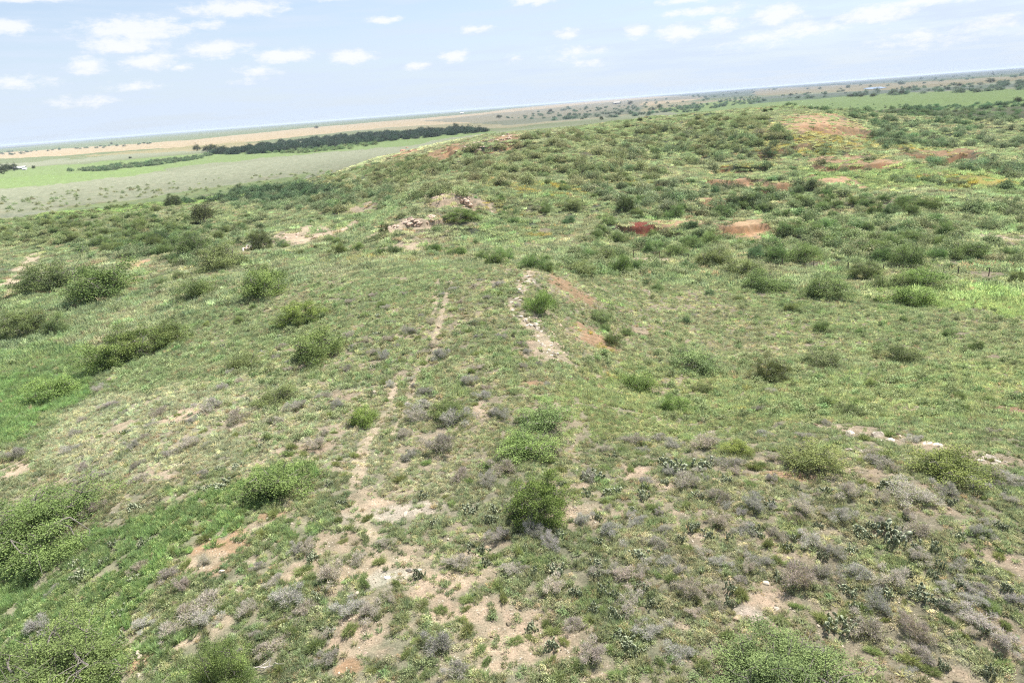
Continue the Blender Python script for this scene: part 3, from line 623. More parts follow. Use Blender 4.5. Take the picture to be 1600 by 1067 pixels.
def write_labels():
    buckets = {}
    for o, desc, P, group in PENDING:
        u, v, _z = to_pix(P[None]); u, v = float(u[0]), float(v[0])
        d = np.hypot((LMP[:, 0] - u), (LMP[:, 1] - v) * (2.2 if v < 450 else 1.3)); k = int(np.argmin(d)); dx, dy = u - LMP[k, 0], v - LMP[k, 1]
        s = 2.0 if v < 450 else 1.2
        if abs(dx) > abs(dy) * s: rel = "left of" if dx < 0 else "right of"
        else: rel = "in front of" if dy > 0 else "behind"
        ring = "" if d[k] < 75 else "well "
        buckets.setdefault((desc, k, ring, rel), []).append((u, v, o, group))
    for (desc, k, ring, rel), L in buckets.items():
        L.sort(key=lambda q: q[0])
        n = len(L)
        for i, (u, v, o, group) in enumerate(L):
            if n == 1: s = f"{desc} standing {ring}{rel} {LM[k][0]}"
            elif n == 2: s = f"{('left', 'right')[i]} one of two, {desc} {ring}{rel} {LM[k][0]}"
            elif n <= 20: s = f"{desc}, {('leftmost' if i == 0 else 'rightmost' if i == n - 1 else ORD[i] + ' from left')} of {NUM[n - 1]} {ring}{rel} {LM[k][0]}"
            else:
                b = (i * 20) // n; sub = [j for j in range(n) if (j * 20) // n == b]
                s = f"{desc} {ring}{rel} {LM[k][0]}, place {i + 1} from the left"
            for a_, b_ in ((" standing", ""), (" the lone", " lone"), (" leafless", ""), (" clump", ""), ("the ", ""), ("ashy ", ""), ("prickly pear", "cactus"), ("small ", ""), ("rounded ", ""), (" in the gully", ""), ("-", " ")):
                if len(s.split()) > 16: s = s.replace(a_, b_)
            o['label'] = s
            if group: o['group'] = group

def place_parts(name, parts, P, sx_, sz_, rot, color, desc, cat, group, sink=.05, label=None, children=True, tint_parts=None):
    o = bpy.data.objects.new(name, None); o.empty_display_size = .2; col.objects.link(o)
    o.location = (P[0], P[1], P[2] - sink); o.rotation_euler = (0, 0, rot); o.scale = (sx_, sx_, sz_)
    for k, me in parts.items():
        c = bpy.data.objects.new(k, me); c.parent = o; c.color = (*color, 1) if k == 'crown' else (1, 1, 1, 1); col.objects.link(c)
    o['category'] = cat
    if label: o['label'] = label; o['group'] = group
    else: later(o, desc, P, group)
    return o
def place_one(name, me, P, s3, rot, color, desc, cat, group, sink=.03, label=None, tilt=(0, 0)):
    o = bpy.data.objects.new(name, me); o.location = (P[0], P[1], P[2] - sink); o.rotation_euler = (tilt[0], tilt[1], rot); o.scale = s3; o.color = (*color, 1); col.objects.link(o)
    o['category'] = cat
    if label: o['label'] = label; o['group'] = group
    else: later(o, desc, P, group)
    return o
def wh(P, wpx, hpx, hr):
    """world width and height from the apparent size"""
    d = np.array([P[0], P[1], P[2] - CAMZ]); dep = float(d @ fw); el_ = math.asin(min(.95, -d[2] / np.linalg.norm(d)))
    W = wpx * dep / F; H = max(.32 * W, (hpx * dep / F - .45 * W * math.sin(el_)) / math.cos(el_)); return W, H

# ------------------------------------------------------------------ named bushes: (u, v of the base, width, height, sort, tint, label)
L_, D_, B_ = (1.0, 1.0, 1.0), (.75, .82, .8), (.95, 1.12, .82)
BUSHES = [
 (75,835,215,100,'F',(.78,.9,.74),"large spreading mesquite with dark crooked limbs growing in the green draw, cut by left edge"),
 (100,1075,240,130,'F',(.82,.92,.8),"broad light green mesquite filling the bottom left corner"),
 (350,1072,105,98,'F',(.95,1.05,.85),"upright bright green mesquite above the fallen branch at the bottom"),
 (1225,1088,250,105,'F',(.88,.98,.95),"broad feathery mesquite on the lower edge below the bare clay pan"),
 (842,803,112,88,'E',(.92,1.1,.75),"round dense dark green bush standing alone on the stony flat, casting a black shadow"),
 (320,350,40,42,'T',(.8,.8,.9),"lone dark tree with a round crown and visible trunk on the left slope"),
 (303,398,52,40,'N',D_,"dark two-tiered bush below the lone dark tree"),(410,392,38,40,'E',(.95,.98,1.05),"dark upright bush beside the reddish log"),
 (345,417,80,40,'N',L_,"wide pale mesquite between the dark two-tiered bush and dark upright bush"),(78,452,92,48,'N',D_,"left half of the thick mesquite thicket below the dirt track"),
 (155,465,120,60,'N',(.8,.95,.8),"right half of the thick mesquite thicket below the dirt track"),(40,522,78,52,'E',(1.0,1.1,1.0),"dark rounded bush by the left edge next to silvery weeds"),
 (88,522,44,34,'N',D_,"low bush touching the dark rounded bush by the left edge"),(308,463,62,38,'N',(.85,.9,.85),"grey green mesquite showing stems, between the thicket and the feathery mesquite"),
 (412,462,84,50,'N',(1.0,1.12,.9),"tall feathery mesquite on the left slope above the brightest round bush"),(468,503,80,44,'E',(1.15,1.3,.85),"brightest rich green rounded bush on the left slope"),
 (495,557,98,56,'N',(.92,1.0,.85),"wide mesquite with bare lower stems below the rich green rounded bush"),(212,555,105,62,'E',(1.1,1.25,.95),"dark middle of the thicket with silvery weeds at its foot"),
 (262,535,66,40,'N',(1.0,1.05,.9),"pale mesquite on the right of the thicket with silvery weeds"),(165,575,74,48,'N',(.95,1.08,.85),"low mesquite in front of the thicket with silvery weeds"),
 (385,572,60,30,'N',L_,"flat mesquite left of the wide mesquite with bare lower stems"),(92,618,88,40,'N',B_,"bright low mesquite in the lush green draw"),
 (432,628,66,34,'N',L_,"soft pale mesquite on the silvery slope"),(565,660,56,34,'N',(1.05,1.2,.8),"small bright green bush beside the worn trail"),
 (432,765,115,48,'N',(.84,.98,.8),"wide low mesquite over the tall green grass patch"),(698,645,66,30,'N',(.95,1.0,.9),"low mesquite among grey shrubs right of the bright bush"),
 (848,664,88,40,'N',(.92,1.05,.95),"flat topped mesquite above the round dark green bush"),(822,708,96,44,'N',(1.0,1.15,.9),"pale low mesquite directly behind the round dark green bush"),
 (1050,643,54,32,'N',(.85,1.05,.75),"small dark based mesquite on the grassy flat left of the dark bush"),(1205,592,64,44,'E',(.95,.95,.9),"dark bush with black stems on the grassy flat"),
 (1090,575,92,42,'N',(.9,1.0,1.0),"wide mesquite by a silver weed on the grassy flat"),(1288,572,64,34,'N',(.95,.92,1.05),"bush with grey dead branches behind the dark bush of the flat"),
 (1412,563,68,30,'N',(.85,.88,.9),"thin grey green bush right of the bush with grey dead branches"),(1262,728,98,52,'N',(1.05,1.0,.9),"brushy shrub with dark purplish stems by the ledge"),
 (1480,740,115,52,'N',(1.0,1.0,.8),"thin shrub of dark bare twigs above green leaves near the right end of the ledge"),(1152,706,54,28,'N',(1.15,1.15,.8),"small yellow green bush left of the brushy shrub"),
 (845,487,52,40,'N',(1.0,1.2,.9),"light round mesquite growing on the stony rim of the knoll"),(935,501,50,20,'N',D_,"dark flat bush on the slope below the stony rim"),
 (958,538,34,24,'N',D_,"small dark bush beside the yellow flower slope"),(1000,607,74,20,'N',B_,"low bright bush patch below the yellow flower slope"),(1098,612,40,22,'N',L_,"little rounded bush below the wide mesquite of the flat"),
 (1353,434,60,34,'E',(1.1,1.2,1.1),"rounded dark bush touching the wire fence"),(1285,464,78,40,'N',(.82,.9,.85),"broad dark mesquite in front of the fence, left"),
 (1195,453,68,34,'N',(.85,.98,.9),"mesquite in front of the fence, left of the broad dark mesquite"),(1400,450,62,30,'N',(.9,.95,.9),"grey stemmed mesquite in front of the fence"),
 (1443,446,82,38,'N',(.95,1.12,.9),"light green mesquite in front of the fence, right of the grey stemmed one"),(1430,474,82,30,'N',(1.0,1.15,.85),"low yellowish mesquite nearest the bright green flat"),
 (1590,441,32,22,'N',L_,"small mesquite at the right edge by the last fence post"),(1510,402,62,32,'N',(.85,.95,.9),"mesquite behind the fence toward the right edge"),
 (1420,415,64,36,'N',(.85,.95,.9),"mesquite just behind the fence centre"),(1250,408,66,34,'N',(.9,1.0,.9),"mesquite behind the left half of the fence"),
 (1165,428,60,30,'N',L_,"mesquite at the left end of the fence brush"),(1110,412,58,28,'N',L_,"mesquite left of the fence brush"),(722,343,62,24,'E',(1.1,1.35,1.0),"leafy flat bush at the foot of the rocky knob"),
 (600,366,18,18,'E',D_,"small dark bush at the left foot of the rocky ledge"),(978,330,30,30,'E',(.9,1.0,1.0),"dark rounded bush on the gully flat above the red cut"),(895,327,46,18,'N',L_,"flat mesquite left of the dark rounded gully bush"),
 (970,428,38,34,'N',(.8,.95,.8),"upright dark mesquite just beyond the knoll"),(905,428,60,26,'N',L_,"mesquite right behind the knoll edge"),(946,405,40,22,'N',L_,"mesquite behind the upright dark mesquite"),
 (270,322,30,20,'E',(.75,.85,.9),"small dark evergreen bush near the green strip on the left"),(1410,560,1,1,'',None,None)]
taken = []
fi = ni = 0
for (u, v, wpx, hpx, srt, tint, lab) in BUSHES:
    if not lab: continue
    q = at([u], [min(v, 1110)])[0]; W, H = wh(q, wpx, hpx, 1); rot = rng.uniform(0, 6.28)
    if srt == 'E': parts = EVER[ni % 4]; h0 = 1.5
    elif srt == 'F': parts = FINE[fi % 4]; h0 = 1.1; fi += 1
    elif srt == 'T': parts = TREEP[0]; h0 = 1.9; H = W * .95
    else: parts = NEAR[ni % 7]; h0 = 1.1
    ni += 1
    nm = {'T': 'dark_tree', 'E': 'evergreen_bush'}.get(srt, 'mesquite_bush')
    place_parts(nm, parts, q, W / 2 * 1.02, H / h0, rot, tint, lab, {'T': 'tree'}.get(srt, 'bush'), 'bushes of the near slopes', label=lab)
    taken.append((u, v, wpx * .5))
T_ = np.array([(a, b - c * .2, c) for a, b, c in taken])

# random mesquites on the slopes: (pixel polygon, count, width range m, tint)
def in_poly_px(poly, n, mind=0, g=rng):
    P = np.array(poly, float); out = []; lo, hi = P.min(0), P.max(0); tries = 0
    while len(out) < n and tries < n * 60:
        tries += 1; q = g.uniform(lo, hi)
        if not inside(P, np.array([q[0]]), np.array([q[1]]))[0]: continue
        if len(T_) and (np.hypot(T_[:, 0] - q[0], (T_[:, 1] - q[1]) * 1.6) < T_[:, 2] * .9 + mind * .3).any(): continue
        if out and mind:
            O = np.array(out)
            if (np.hypot(O[:, 0] - q[0], (O[:, 1] - q[1]) * 2.2) < mind).any(): continue
        out.append(q)
    return np.array(out)
MES = [([(60,345),(250,330),(300,380),(270,400),(120,392)],34,3.6,6.2,(.85,.95,.85),16),([(250,350),(300,360),(480,345),(470,385),(280,395)],16,2.6,4.6,(.85,.95,.85),20),
 ([(0,355),(90,330),(240,318),(300,345),(290,420),(210,400),(120,385),(70,370),(0,380)],76,2.4,4.4,(.85,.95,.85),9),
 ([(240,405),(300,340),(420,340),(560,355),(520,390),(380,430),(240,450)],26,1.8,3.4,(.85,.95,.9),15),
 ([(930,340),(1100,330),(1500,350),(1590,400),(1440,420),(1180,420),(1010,430),(870,420),(900,380)],70,2.6,4.8,(.82,.98,.88),20),
 ([(530,375),(700,395),(840,398),(900,405),(880,428),(600,405),(520,400)],14,2.4,4.2,(.9,1.02,.88),20),
 ([(740,290),(1000,270),(1200,310),(1000,340),(800,360)],26,2.2,4.0,(.85,.98,.88),20),
 ([(1100,300),(1250,300),(1450,320),(1500,350),(1100,340)],32,3.0,5.0,(.82,.98,.88),18),
 ([(880,440),(1200,460),(1580,500),(1590,560),(1300,520),(1000,500),(940,560)],16,1.2,2.4,(.9,1.0,.9),34),
 ([(180,440),(420,480),(620,430),(540,620),(420,600),(330,540),(240,500)],7,.9,2.0,(.95,1.05,.9),34),
 ([(1240,610),(1420,600),(1580,600),(1580,650),(1300,650)],8,1.0,1.8,(.95,1.02,.85),34)]
cnt = 0
for poly, n, w0, w1, tint, md in MES:
    px = in_poly_px(poly, n, md); Q = at(px[:, 0], px[:, 1]); Q = Q[cover(Q[:, 0], Q[:, 1])[1] < .5]
    for q in Q:
        W = rng.uniform(w0, w1); H = W * rng.uniform(.42, .62); tv = rng.uniform(.85, 1.18); yl = rng.uniform(.9, 1.12); dk = rng.uniform() < .15
        c_ = (tint[0] * tv * yl * (.75 if dk else 1), tint[1] * tv * (.8 if dk else 1), tint[2] * tv)
        big = "tall" if H > 1.9 else "low" if H < 1.2 else "rounded"
        desc = f"{big} {'dark ' if dk else 'pale ' if tv > 1.1 else ''}green mesquite"
        place_parts('mesquite_bush', NEAR[cnt % 7], q, W / 2, H / 1.1, rng.uniform(0, 6.28), c_, desc, 'bush', 'mesquites scattered over the slopes'); cnt += 1

# ------------------------------------------------------------------ grey shrubs
GS = [(175,635,30),(155,612,26),(28,715,38),(115,703,30),(210,698,26),(300,695,34),(220,750,28),(160,745,32),(150,800,34),(370,655,38),(330,637,42),(245,650,28),(430,660,28),(465,640,32),(495,700,34),(530,635,26),(660,637,38),(655,657,38),(632,683,34),(710,660,44),(690,705,52),
 (720,745,38),(790,735,44),(762,757,34),(640,715,30),(665,615,30),(757,622,28),(780,650,32),(860,710,36),(985,690,38),(1030,687,32),(1052,700,32),(1100,700,48),(1137,727,48),(1190,680,28),(1075,755,42),(1120,780,42),(1180,795,48),(1125,820,48),(1165,828,36),(950,832,44),(835,835,42),
 (1375,727,50),(1430,690,32),(1330,775,44),(1430,778,62),(1480,770,46),(1530,760,38),(1555,742,32),(1255,797,48),(1320,812,38),(1265,840,38),(1438,832,46),(1590,757,34),(220,888,32),(265,902,34),(287,920,34),(320,952,62),(292,958,40),(390,952,36),(265,988,48),(225,977,32),(60,985,42),(85,925,26),
 (465,858,32),(452,935,50),(478,955,46),(548,955,52),(580,958,44),(440,1002,42),(690,1008,48),(720,882,38),(797,892,34),(780,842,38),(520,905,50),(610,935,32),(715,1048,44),(860,852,38),(1025,852,36),(980,902,42),(865,922,40),(985,948,48),(895,978,40),(1075,925,46),(1112,925,36),(1015,992,48),(925,1030,48),(1065,1022,42),(1170,1034,40),
 (808,892,28),(1040,882,34),(1125,882,34),(1170,892,30),(1215,838,32),(1270,847,42),(1250,908,58),(1340,898,44),(1400,908,60),(1436,872,34),(1375,948,46),(1360,985,58),(1430,992,52),(1440,1024,46),(1525,972,54),(1568,1004,50),(1500,882,34),(1532,922,38),(480,860,30),(600,850,28),(1290,900,36),(690,560,30),(640,520,26),(730,600,34),(600,560,24)]
ex = [(q[0], q[1]) for q in GS]
T_ = np.concatenate([T_, np.array([(a, b, 14) for a, b in ex])])
for poly, n, md in (([(560,450),(800,430),(840,560),(880,620),(700,640),(560,600),(470,600)],46,20),([(900,700),(1590,700),(1590,1050),(1420,1060),(1300,900),(900,1040)],64,26),([(100,640),(500,600),(560,700),(300,760),(120,760)],16,30),([(250,880),(560,860),(560,1050),(450,1060),(300,990)],10,30),([(1150,600),(1590,660),(1590,700),(1200,690)],8,26),([(350,560),(560,520),(540,620),(330,620)],12,20)):
    for q in in_poly_px(poly, n, md): GS.append((q[0], q[1], rng.uniform(20, 34) * (q[1] / 850)))
px = np.array(GS); Q = at(px[:, 0], px[:, 1])
for i, q in enumerate(Q):
    W, H = wh(q, px[i, 2], px[i, 2] * .6, 1); H = W * rng.uniform(.38, .6); tv = rng.uniform(.95, 1.3); wm = rng.uniform(-.05, .05)
    purple = rng.uniform() < .18; c_ = (tv * (1 + wm), tv * (1 - (.03 if purple else 0)), tv * (1 - wm + (.02 if purple else 0)))
    desc = ("broad " if W > 1.5 else "small " if W < .95 else "") + ("purplish grey" if purple else "ashy grey") + " leafless shrub"
    place_one('grey_shrub', GREY_P[i % 6], q, (W * .98, W * rng.uniform(.65, 1.0), H / .6), rng.uniform(0, 6.28), c_, desc, 'shrub', 'grey twiggy shrubs on the stony ground')

# ------------------------------------------------------------------ prickly pears
PC = [(1055,738,58),(1100,732,44),(1040,722,34),(925,747,46),(960,772,36),(870,892,42),(940,922,36),(1000,872,44),(975,1000,52),(990,1020,40),(1140,922,30),(1390,760,48),(1292,768,34),(1395,838,74),(1348,838,38),(1310,985,70),(1340,975,40),(1385,928,42),(1440,932,48),(1472,947,34),(1285,872,26),(1110,840,28),(830,982,28),
 (488,872,30),(492,937,26),(512,990,34),(190,1002,26),(130,897,38),(345,762,40),(210,797,30),(735,798,44),(1175,830,34),(935,885,34),(1140,945,24),(770,800,26),(500,640,20),(1430,860,34),(1500,840,30),(1220,905,30),(960,965,30)]
T_ = np.concatenate([T_, np.array([(a, b, 14) for a, b, c in PC])])
for poly, n, md in (([(880,700),(1590,720),(1590,1060),(1400,1060),(1300,900),(860,1050)],46,28),([(150,640),(500,620),(540,800),(300,780)],14,26),([(600,760),(880,820),(900,960),(640,900)],10,28),([(250,560),(620,470),(620,600)],14,22),([(20,880),(240,840),(240,980),(60,980)],10,26)):
    for q in in_poly_px(poly, n, md): PC.append((q[0], q[1], rng.uniform(16, 32) * (q[1] / 850)))
px = np.array(PC, float); Q = at(px[:, 0], px[:, 1])
for i, q in enumerate(Q):
    W, H = wh(q, px[i, 2], 10, 1); tv = rng.uniform(.85, 1.2)
    desc = ("wide " if W > 1.5 else "small " if W < .85 else "") + ("pale " if tv > 1.08 else "dull ") + "green prickly pear"
    s = W / 1.4; place_one('prickly_pear', CACT_P[i % 5], q, (s, s, max(.8, s * .9) * rng.uniform(.9, 1.15)), rng.uniform(0, 6.28), (tv * 1.02, tv, tv), desc, 'cactus', 'prickly pear clumps on the stony ground')

# ------------------------------------------------------------------ low green weed clumps
WC = []
for poly, n, md in (([(420,700),(900,700),(1590,760),(1590,1060),(420,1060)],150,24),([(250,820),(500,760),(500,1000),(250,960)],26,24),([(140,600),(560,560),(560,720),(140,740)],44,22),([(560,470),(820,440),(860,640),(560,640)],36,18),([(950,660),(1590,640),(1590,720),(950,740)],24,26)):
    for q in in_poly_px(poly, n, md): WC.append((q[0], q[1], rng.uniform(14, 30) * (q[1] / 900)))
px = np.array(WC); Q = at(px[:, 0], px[:, 1])
for i, q in enumerate(Q):
    W, H = wh(q, px[i, 2], 10, 1); tv = rng.uniform(.8, 1.15); yl = rng.uniform(.88, 1.08)
    desc = ("broad " if W > .9 else "small " if W < .5 else "") + ("yellowish" if yl > 1.02 else "dark" if tv < .95 else "mid") + " green weed clump"
    place_one('weed_clump', WEED_P[i % 5], q, (W, W * rng.uniform(.55, 1.0), W * rng.uniform(.5, 1.0)), rng.uniform(0, 6.28), (tv * yl, tv * 1.02, tv * .9), desc, 'weed', 'low green weed clumps on the stony ground')

# ------------------------------------------------------------------ rocks
def q_near(ln): return ln[0][1] > 400
RK = [(607,901,15,'W'),(216,1055,16,'W'),(176,801,6,'W'),(229,794,5,'W'),(547,968,8,'P'),(571,1020,9,'P'),(97,853,9,'P'),(115,856,7,'P'),(106,850,8,'P'),(641,892,14,'W'),(655,890,10,'W'),(1214,950,9,'W'),(1224,975,13,'W'),(1375,884,6,'W'),(900,733,11,'W'),(930,728,16,'W'),(945,731,12,'P'),(915,738,8,'P'),(1425,705,6,'W')]
RK += [(u, v, w_, 'W') for u, v, w_ in ((1292,673,18),(1305,676,12),(1330,677,22),(1350,680,26),(1368,681,24),(1378,688,20),(1392,688,16),(1406,682,12),(1450,692,22),(1462,694,18),(1536,712,20),(1548,716,24),(1560,720,20),(1532,720,12),(1556,725,14),(1326,702,16),(1346,705,14),(1572,722,10),(1470,697,12),(1362,685,10))]
for (ln, n, w0, w1, t_) in (([(838,428),(822,440),(806,465),(800,480),(812,492),(828,505),(845,520),(858,540),(864,560)],80,3,9,'W'),([(812,478),(840,500),(862,520),(880,545),(876,560)],22,4,8,'P'),([(668,312),(690,306),(706,301),(724,312),(730,320)],70,4,10,'P'),([(600,356),(622,352),(640,345),(655,350),(672,338),(680,338)],46,4,9,'P'),
  ([(545,360),(560,354),(590,352)],8,4,8,'P'),([(385,392),(392,388)],3,5,8,'P'),([(720,238),(740,228),(765,222),(790,214),(803,212)],56,4,8,'P'),([(628,238),(646,234)],6,4,8,'R'),([(752,284),(775,284)],6,3,7,'P'),([(430,372),(480,368),(520,360)],14,3,6,'P'),([(1240,188),(1330,198)],8,3,6,'R')):
    Lp = np.array(ln, float); seg = np.linalg.norm(np.diff(Lp, axis=0), axis=1); cs = np.concatenate([[0], np.cumsum(seg)])
    for k in range(n):
        s = rng.uniform(0, cs[-1]); j = min(np.searchsorted(cs, s, 'right') - 1, len(seg) - 1); q = Lp[j] + (Lp[j + 1] - Lp[j]) * (s - cs[j]) / seg[j] + rng.normal(size=2) * np.array([7.0, 3.6]) * (1.0 if q_near(ln) else .6)
        RK.append((q[0], q[1], rng.uniform(w0, w1), t_))
px = np.array([(a, b, c) for a, b, c, d in RK]); Q = at(px[:, 0], px[:, 1])
for i, q in enumerate(Q):
    W = px[i, 2] * (1.0 if i < 39 else 1.45 if px[i, 1] > 400 else 1.35) * depth_of(q) / F; t_ = RK[i][3]; tv = rng.uniform(.85, 1.1)
    c_ = {'W': (.98 * tv, .98 * tv, .96 * tv), 'P': (1.0 * tv, .86 * tv, .80 * tv), 'R': (.95 * tv, .6 * tv, .45 * tv)}[t_]
    if i == 0: c_ = (1.35, 1.42, 1.5)
    desc = ("large " if W > 1.2 else "small " if W < .4 else "") + {'W': 'whitish', 'P': 'pinkish tan', 'R': 'rusty red'}[t_] + " rock"
    place_one('rock', ROCK_P[i % 7], q, (W, W * rng.uniform(.6, 1), W * rng.uniform(.5, .9)), rng.uniform(0, 6.28), c_, desc, 'rock', 'rocks on the bare ground', sink=W * .05,
              label="largest and whitest boulder lying on the bare trail" if i == 0 else None, tilt=(rng.normal() * .15, rng.normal() * .15))

# ------------------------------------------------------------------ dead branches
def branch(name, u0_, v0_, u1_, v1_, lab, r_, seed):
    g = np.random.default_rng(seed); A = at([u0_, u1_], [v0_, v1_]); a, b = A[0] + [0, 0, .12], A[1] + [0, 0, .2]; o0 = a.copy(); a, b = a - o0, b - o0
    segs, pts = curve_seg(a, b, r_, r_ * .3, g, 7, .08, .08); tw = []
    for k in range(2, 8):
        p_ = pts[min(k, len(pts) - 1)]; L = np.linalg.norm(b) * g.uniform(.15, .4); e = p_ + unit(b + g.normal(size=3) * np.linalg.norm(b) * .6) * L; e[2] = max(e[2], .02) + .1
        s, pp = curve_seg(p_, e, r_ * .45, r_ * .12, g, 3, .15); tw += s
        s, pp2 = curve_seg(pp[2], pp[2] + g.normal(size=3) * L * .35 + [0, 0, .1], r_ * .2, r_ * .06, g, 2, .1); tw += s
    o = bpy.data.objects.new(name, None); col.objects.link(o); o.location = o0; tag(o, lab, 'branch', 'fallen dead branches')
    for nm, sg in (('limb', segs), ('twigs', tw)):
        V, Fc = tubes(sg, 6); c = bpy.data.objects.new(nm, mk_mesh(nm, V, [Fc], [M_dead], smooth=True)); c.parent = o; col.objects.link(c)
branch('dead_branch', 378, 1058, 428, 1046, "bleached fallen branch lying beside the upright bright mesquite at the bottom", .05, 1)
branch('dead_branch', 95, 1066, 130, 1050, "bleached forked branch under the bottom left corner mesquite", .05, 2)
branch('dead_branch', 165, 1062, 195, 1054, "thin bleached branch right of the forked one at the bottom left", .035, 3)
branch('dead_log', 380, 394, 392, 388, "short reddish grey log beside the dark upright bush", .22, 4)

# ------------------------------------------------------------------ fence
def fence():
    pts = [(905,398),(950,400),(990,402),(1031,405),(1075,408),(1120,410),(1170,413),(1222,416),(1271,419),(1325,422),(1380,425),(1440,427),(1497,430),(1545,431),(1593,433),(1640,436)]
    P = at([q[0] for q in pts], [q[1] for q in pts])
    o = bpy.data.objects.new('wire_fence', None); col.objects.link(o); o.location = P[0]; tag(o, "long wire fence on dark posts crossing the scrub flat beyond the knoll", 'fence')
    m_ = solid_mat("rusty_post", (.10, .075, .06), .3, 10); segw = []
    for i, q in enumerate(P):
        a = q - P[0]; h = 1.35
        V, Fc = tubes([(a + [0, 0, -.3], a + [.03 * (i % 3 - 1), 0, h], .085, .07)], 6); c = bpy.data.objects.new('post', mk_mesh('post', V, [Fc], [m_])); c.parent = o; col.objects.link(c)
        if i:
            b = P[i - 1] - P[0]
            for hz in (.4, .75, 1.1, 1.3):
                s, _ = curve_seg(b + [0, 0, hz], a + [0, 0, hz], .008, .008, np.random.default_rng(i), 2, 0, -.004); segw += s
    V, Fc = tubes(segw, 3); c = bpy.data.objects.new('wire', mk_mesh('wire', V, [Fc], [m_])); c.parent = o; col.objects.link(c)
fence()

# ------------------------------------------------------------------ barn and sheds on the plain
def box(c, s):
    x, y, z = c; a, b, h = s[0] / 2, s[1] / 2, s[2]
    V = np.array([(x + i * a, y + j * b, z + k * h) for k in (0, 1) for j in (-1, 1) for i in (-1, 1)], float)
    Fc = np.array([(0, 2, 3, 1), (4, 5, 7, 6), (0, 1, 5, 4), (2, 6, 7, 3), (0, 4, 6, 2), (1, 3, 7, 5)]); return V, Fc
M_roof = solid_mat("white_metal_roof", (.78, .78, .80), .05, 1.0, .1, .5); M_wall = solid_mat("grey_metal_wall", (.42, .42, .40), .1, 1.0, .1, .7); M_dark = solid_mat("dark_opening", (.05, .045, .04), .1, 2)
def barn(name, u, v, wpx, lab, cat, rot=.1, hr=.16, wall=None):
    q = at([u], [v])[0]; W = wpx * depth_of(q) / F; D = W * .5; H = W * hr
    o = bpy.data.objects.new(name, None); col.objects.link(o); o.location = q; o.rotation_euler = (0, 0, rot); tag(o, lab, cat)
    def part(nm, V, Fc, m_): c = bpy.data.objects.new(nm, mk_mesh(nm, V, [Fc], [m_])); c.parent = o; col.objects.link(c); return c
    part('wall', *box((0, 0, -.5), (W, D, H + .5)), wall or M_wall)
    e = W * .03; a, b = W / 2 + e, D / 2 + e; t = .25
    V = np.array([(-a, -b, H + .02), (a, -b, H + .02), (a, 0, H * 1.75), (-a, 0, H * 1.75), (a, b, H + .02), (-a, b, H + .02)], float); V = np.concatenate([V, V + [0, 0, t]])
    Fq = np.array([(0, 3, 2, 1), (3, 5, 4, 2), (6, 7, 8, 9), (9, 8, 10, 11), (0, 1, 7, 6), (5, 11, 10, 4), (0, 6, 9, 3), (3, 9, 11, 5), (1, 2, 8, 7), (2, 4, 10, 8)])
    part('roof', V, Fq, wall or M_roof)
    part('door', *box((-W * .22, -D / 2 - .06, 0), (W * .22, .1, H * .8)), M_dark); part('window', *box((W * .15, -D / 2 - .06, H * .4), (W * .08, .1, H * .3)), M_dark); part('window', *box((W * .33, -D / 2 - .06, H * .4), (W * .08, .1, H * .3)), M_dark)
barn('barn', 32, 265, 16, "long low barn with a white roof beside trees on the green plain", 'barn', .12)
barn('shed', 38, 266, 5, "small white-roofed lean-to touching the right of the barn", 'shed', .12, .25)
barn('farm_building', 963, 163, 10, "tiny pale farm building far out on the plain behind the hill", 'building', .2, .2, solid_mat("pale_wall", (.34, .32, .28), .1, 1))
barn('farm_house', 722, 178.5, 5, "tiny pale farm house near the horizon left of the hill", 'building', .0, .3, solid_mat("pale_wall2", (.6, .56, .5), .1, 1))

# ------------------------------------------------------------------ single trees on the plain
PT = [(8,268,16,13),(14,266,12,12),(22,267,14,13),(4,272,20,12),(53,264,6,6),(308,236,13,12),(324,238,16,12),(334,238,18,13),(348,238,16,11),(203,248,5,4),(712,202,12,11),(727,205,10,7),(1396,149,14,9),(1409,148,11,9),(1363,152,9,6),(985,164,10,6),(1030,170,10,7),
 (495,201,6,5),(1195,176,8,7),(1205,174,7,5),(1590,160,14,9),(174,226,4,4),(1000,190,9,7),(940,188,8,6),(1345,152,8,5),(1330,152,10,5),(780,185,10,6),(860,176,9,5),(1548,130,14,5),(1500,135,10,5),(1420,140,9,4),(1235,150,6,4)]
for i, (u, v, wp, hp) in enumerate(PT):
    q = at([u], [v])[0]; dep = depth_of(q); W = wp * dep / F; H = max(hp * dep / F, W * .6)
    place_parts('plain_tree', TREEP[i % 4], q, W / 2, H / 1.9, rng.uniform(0, 6.28), (.5, .55, .6), "dark far tree", 'tree', 'lone trees on the plain')

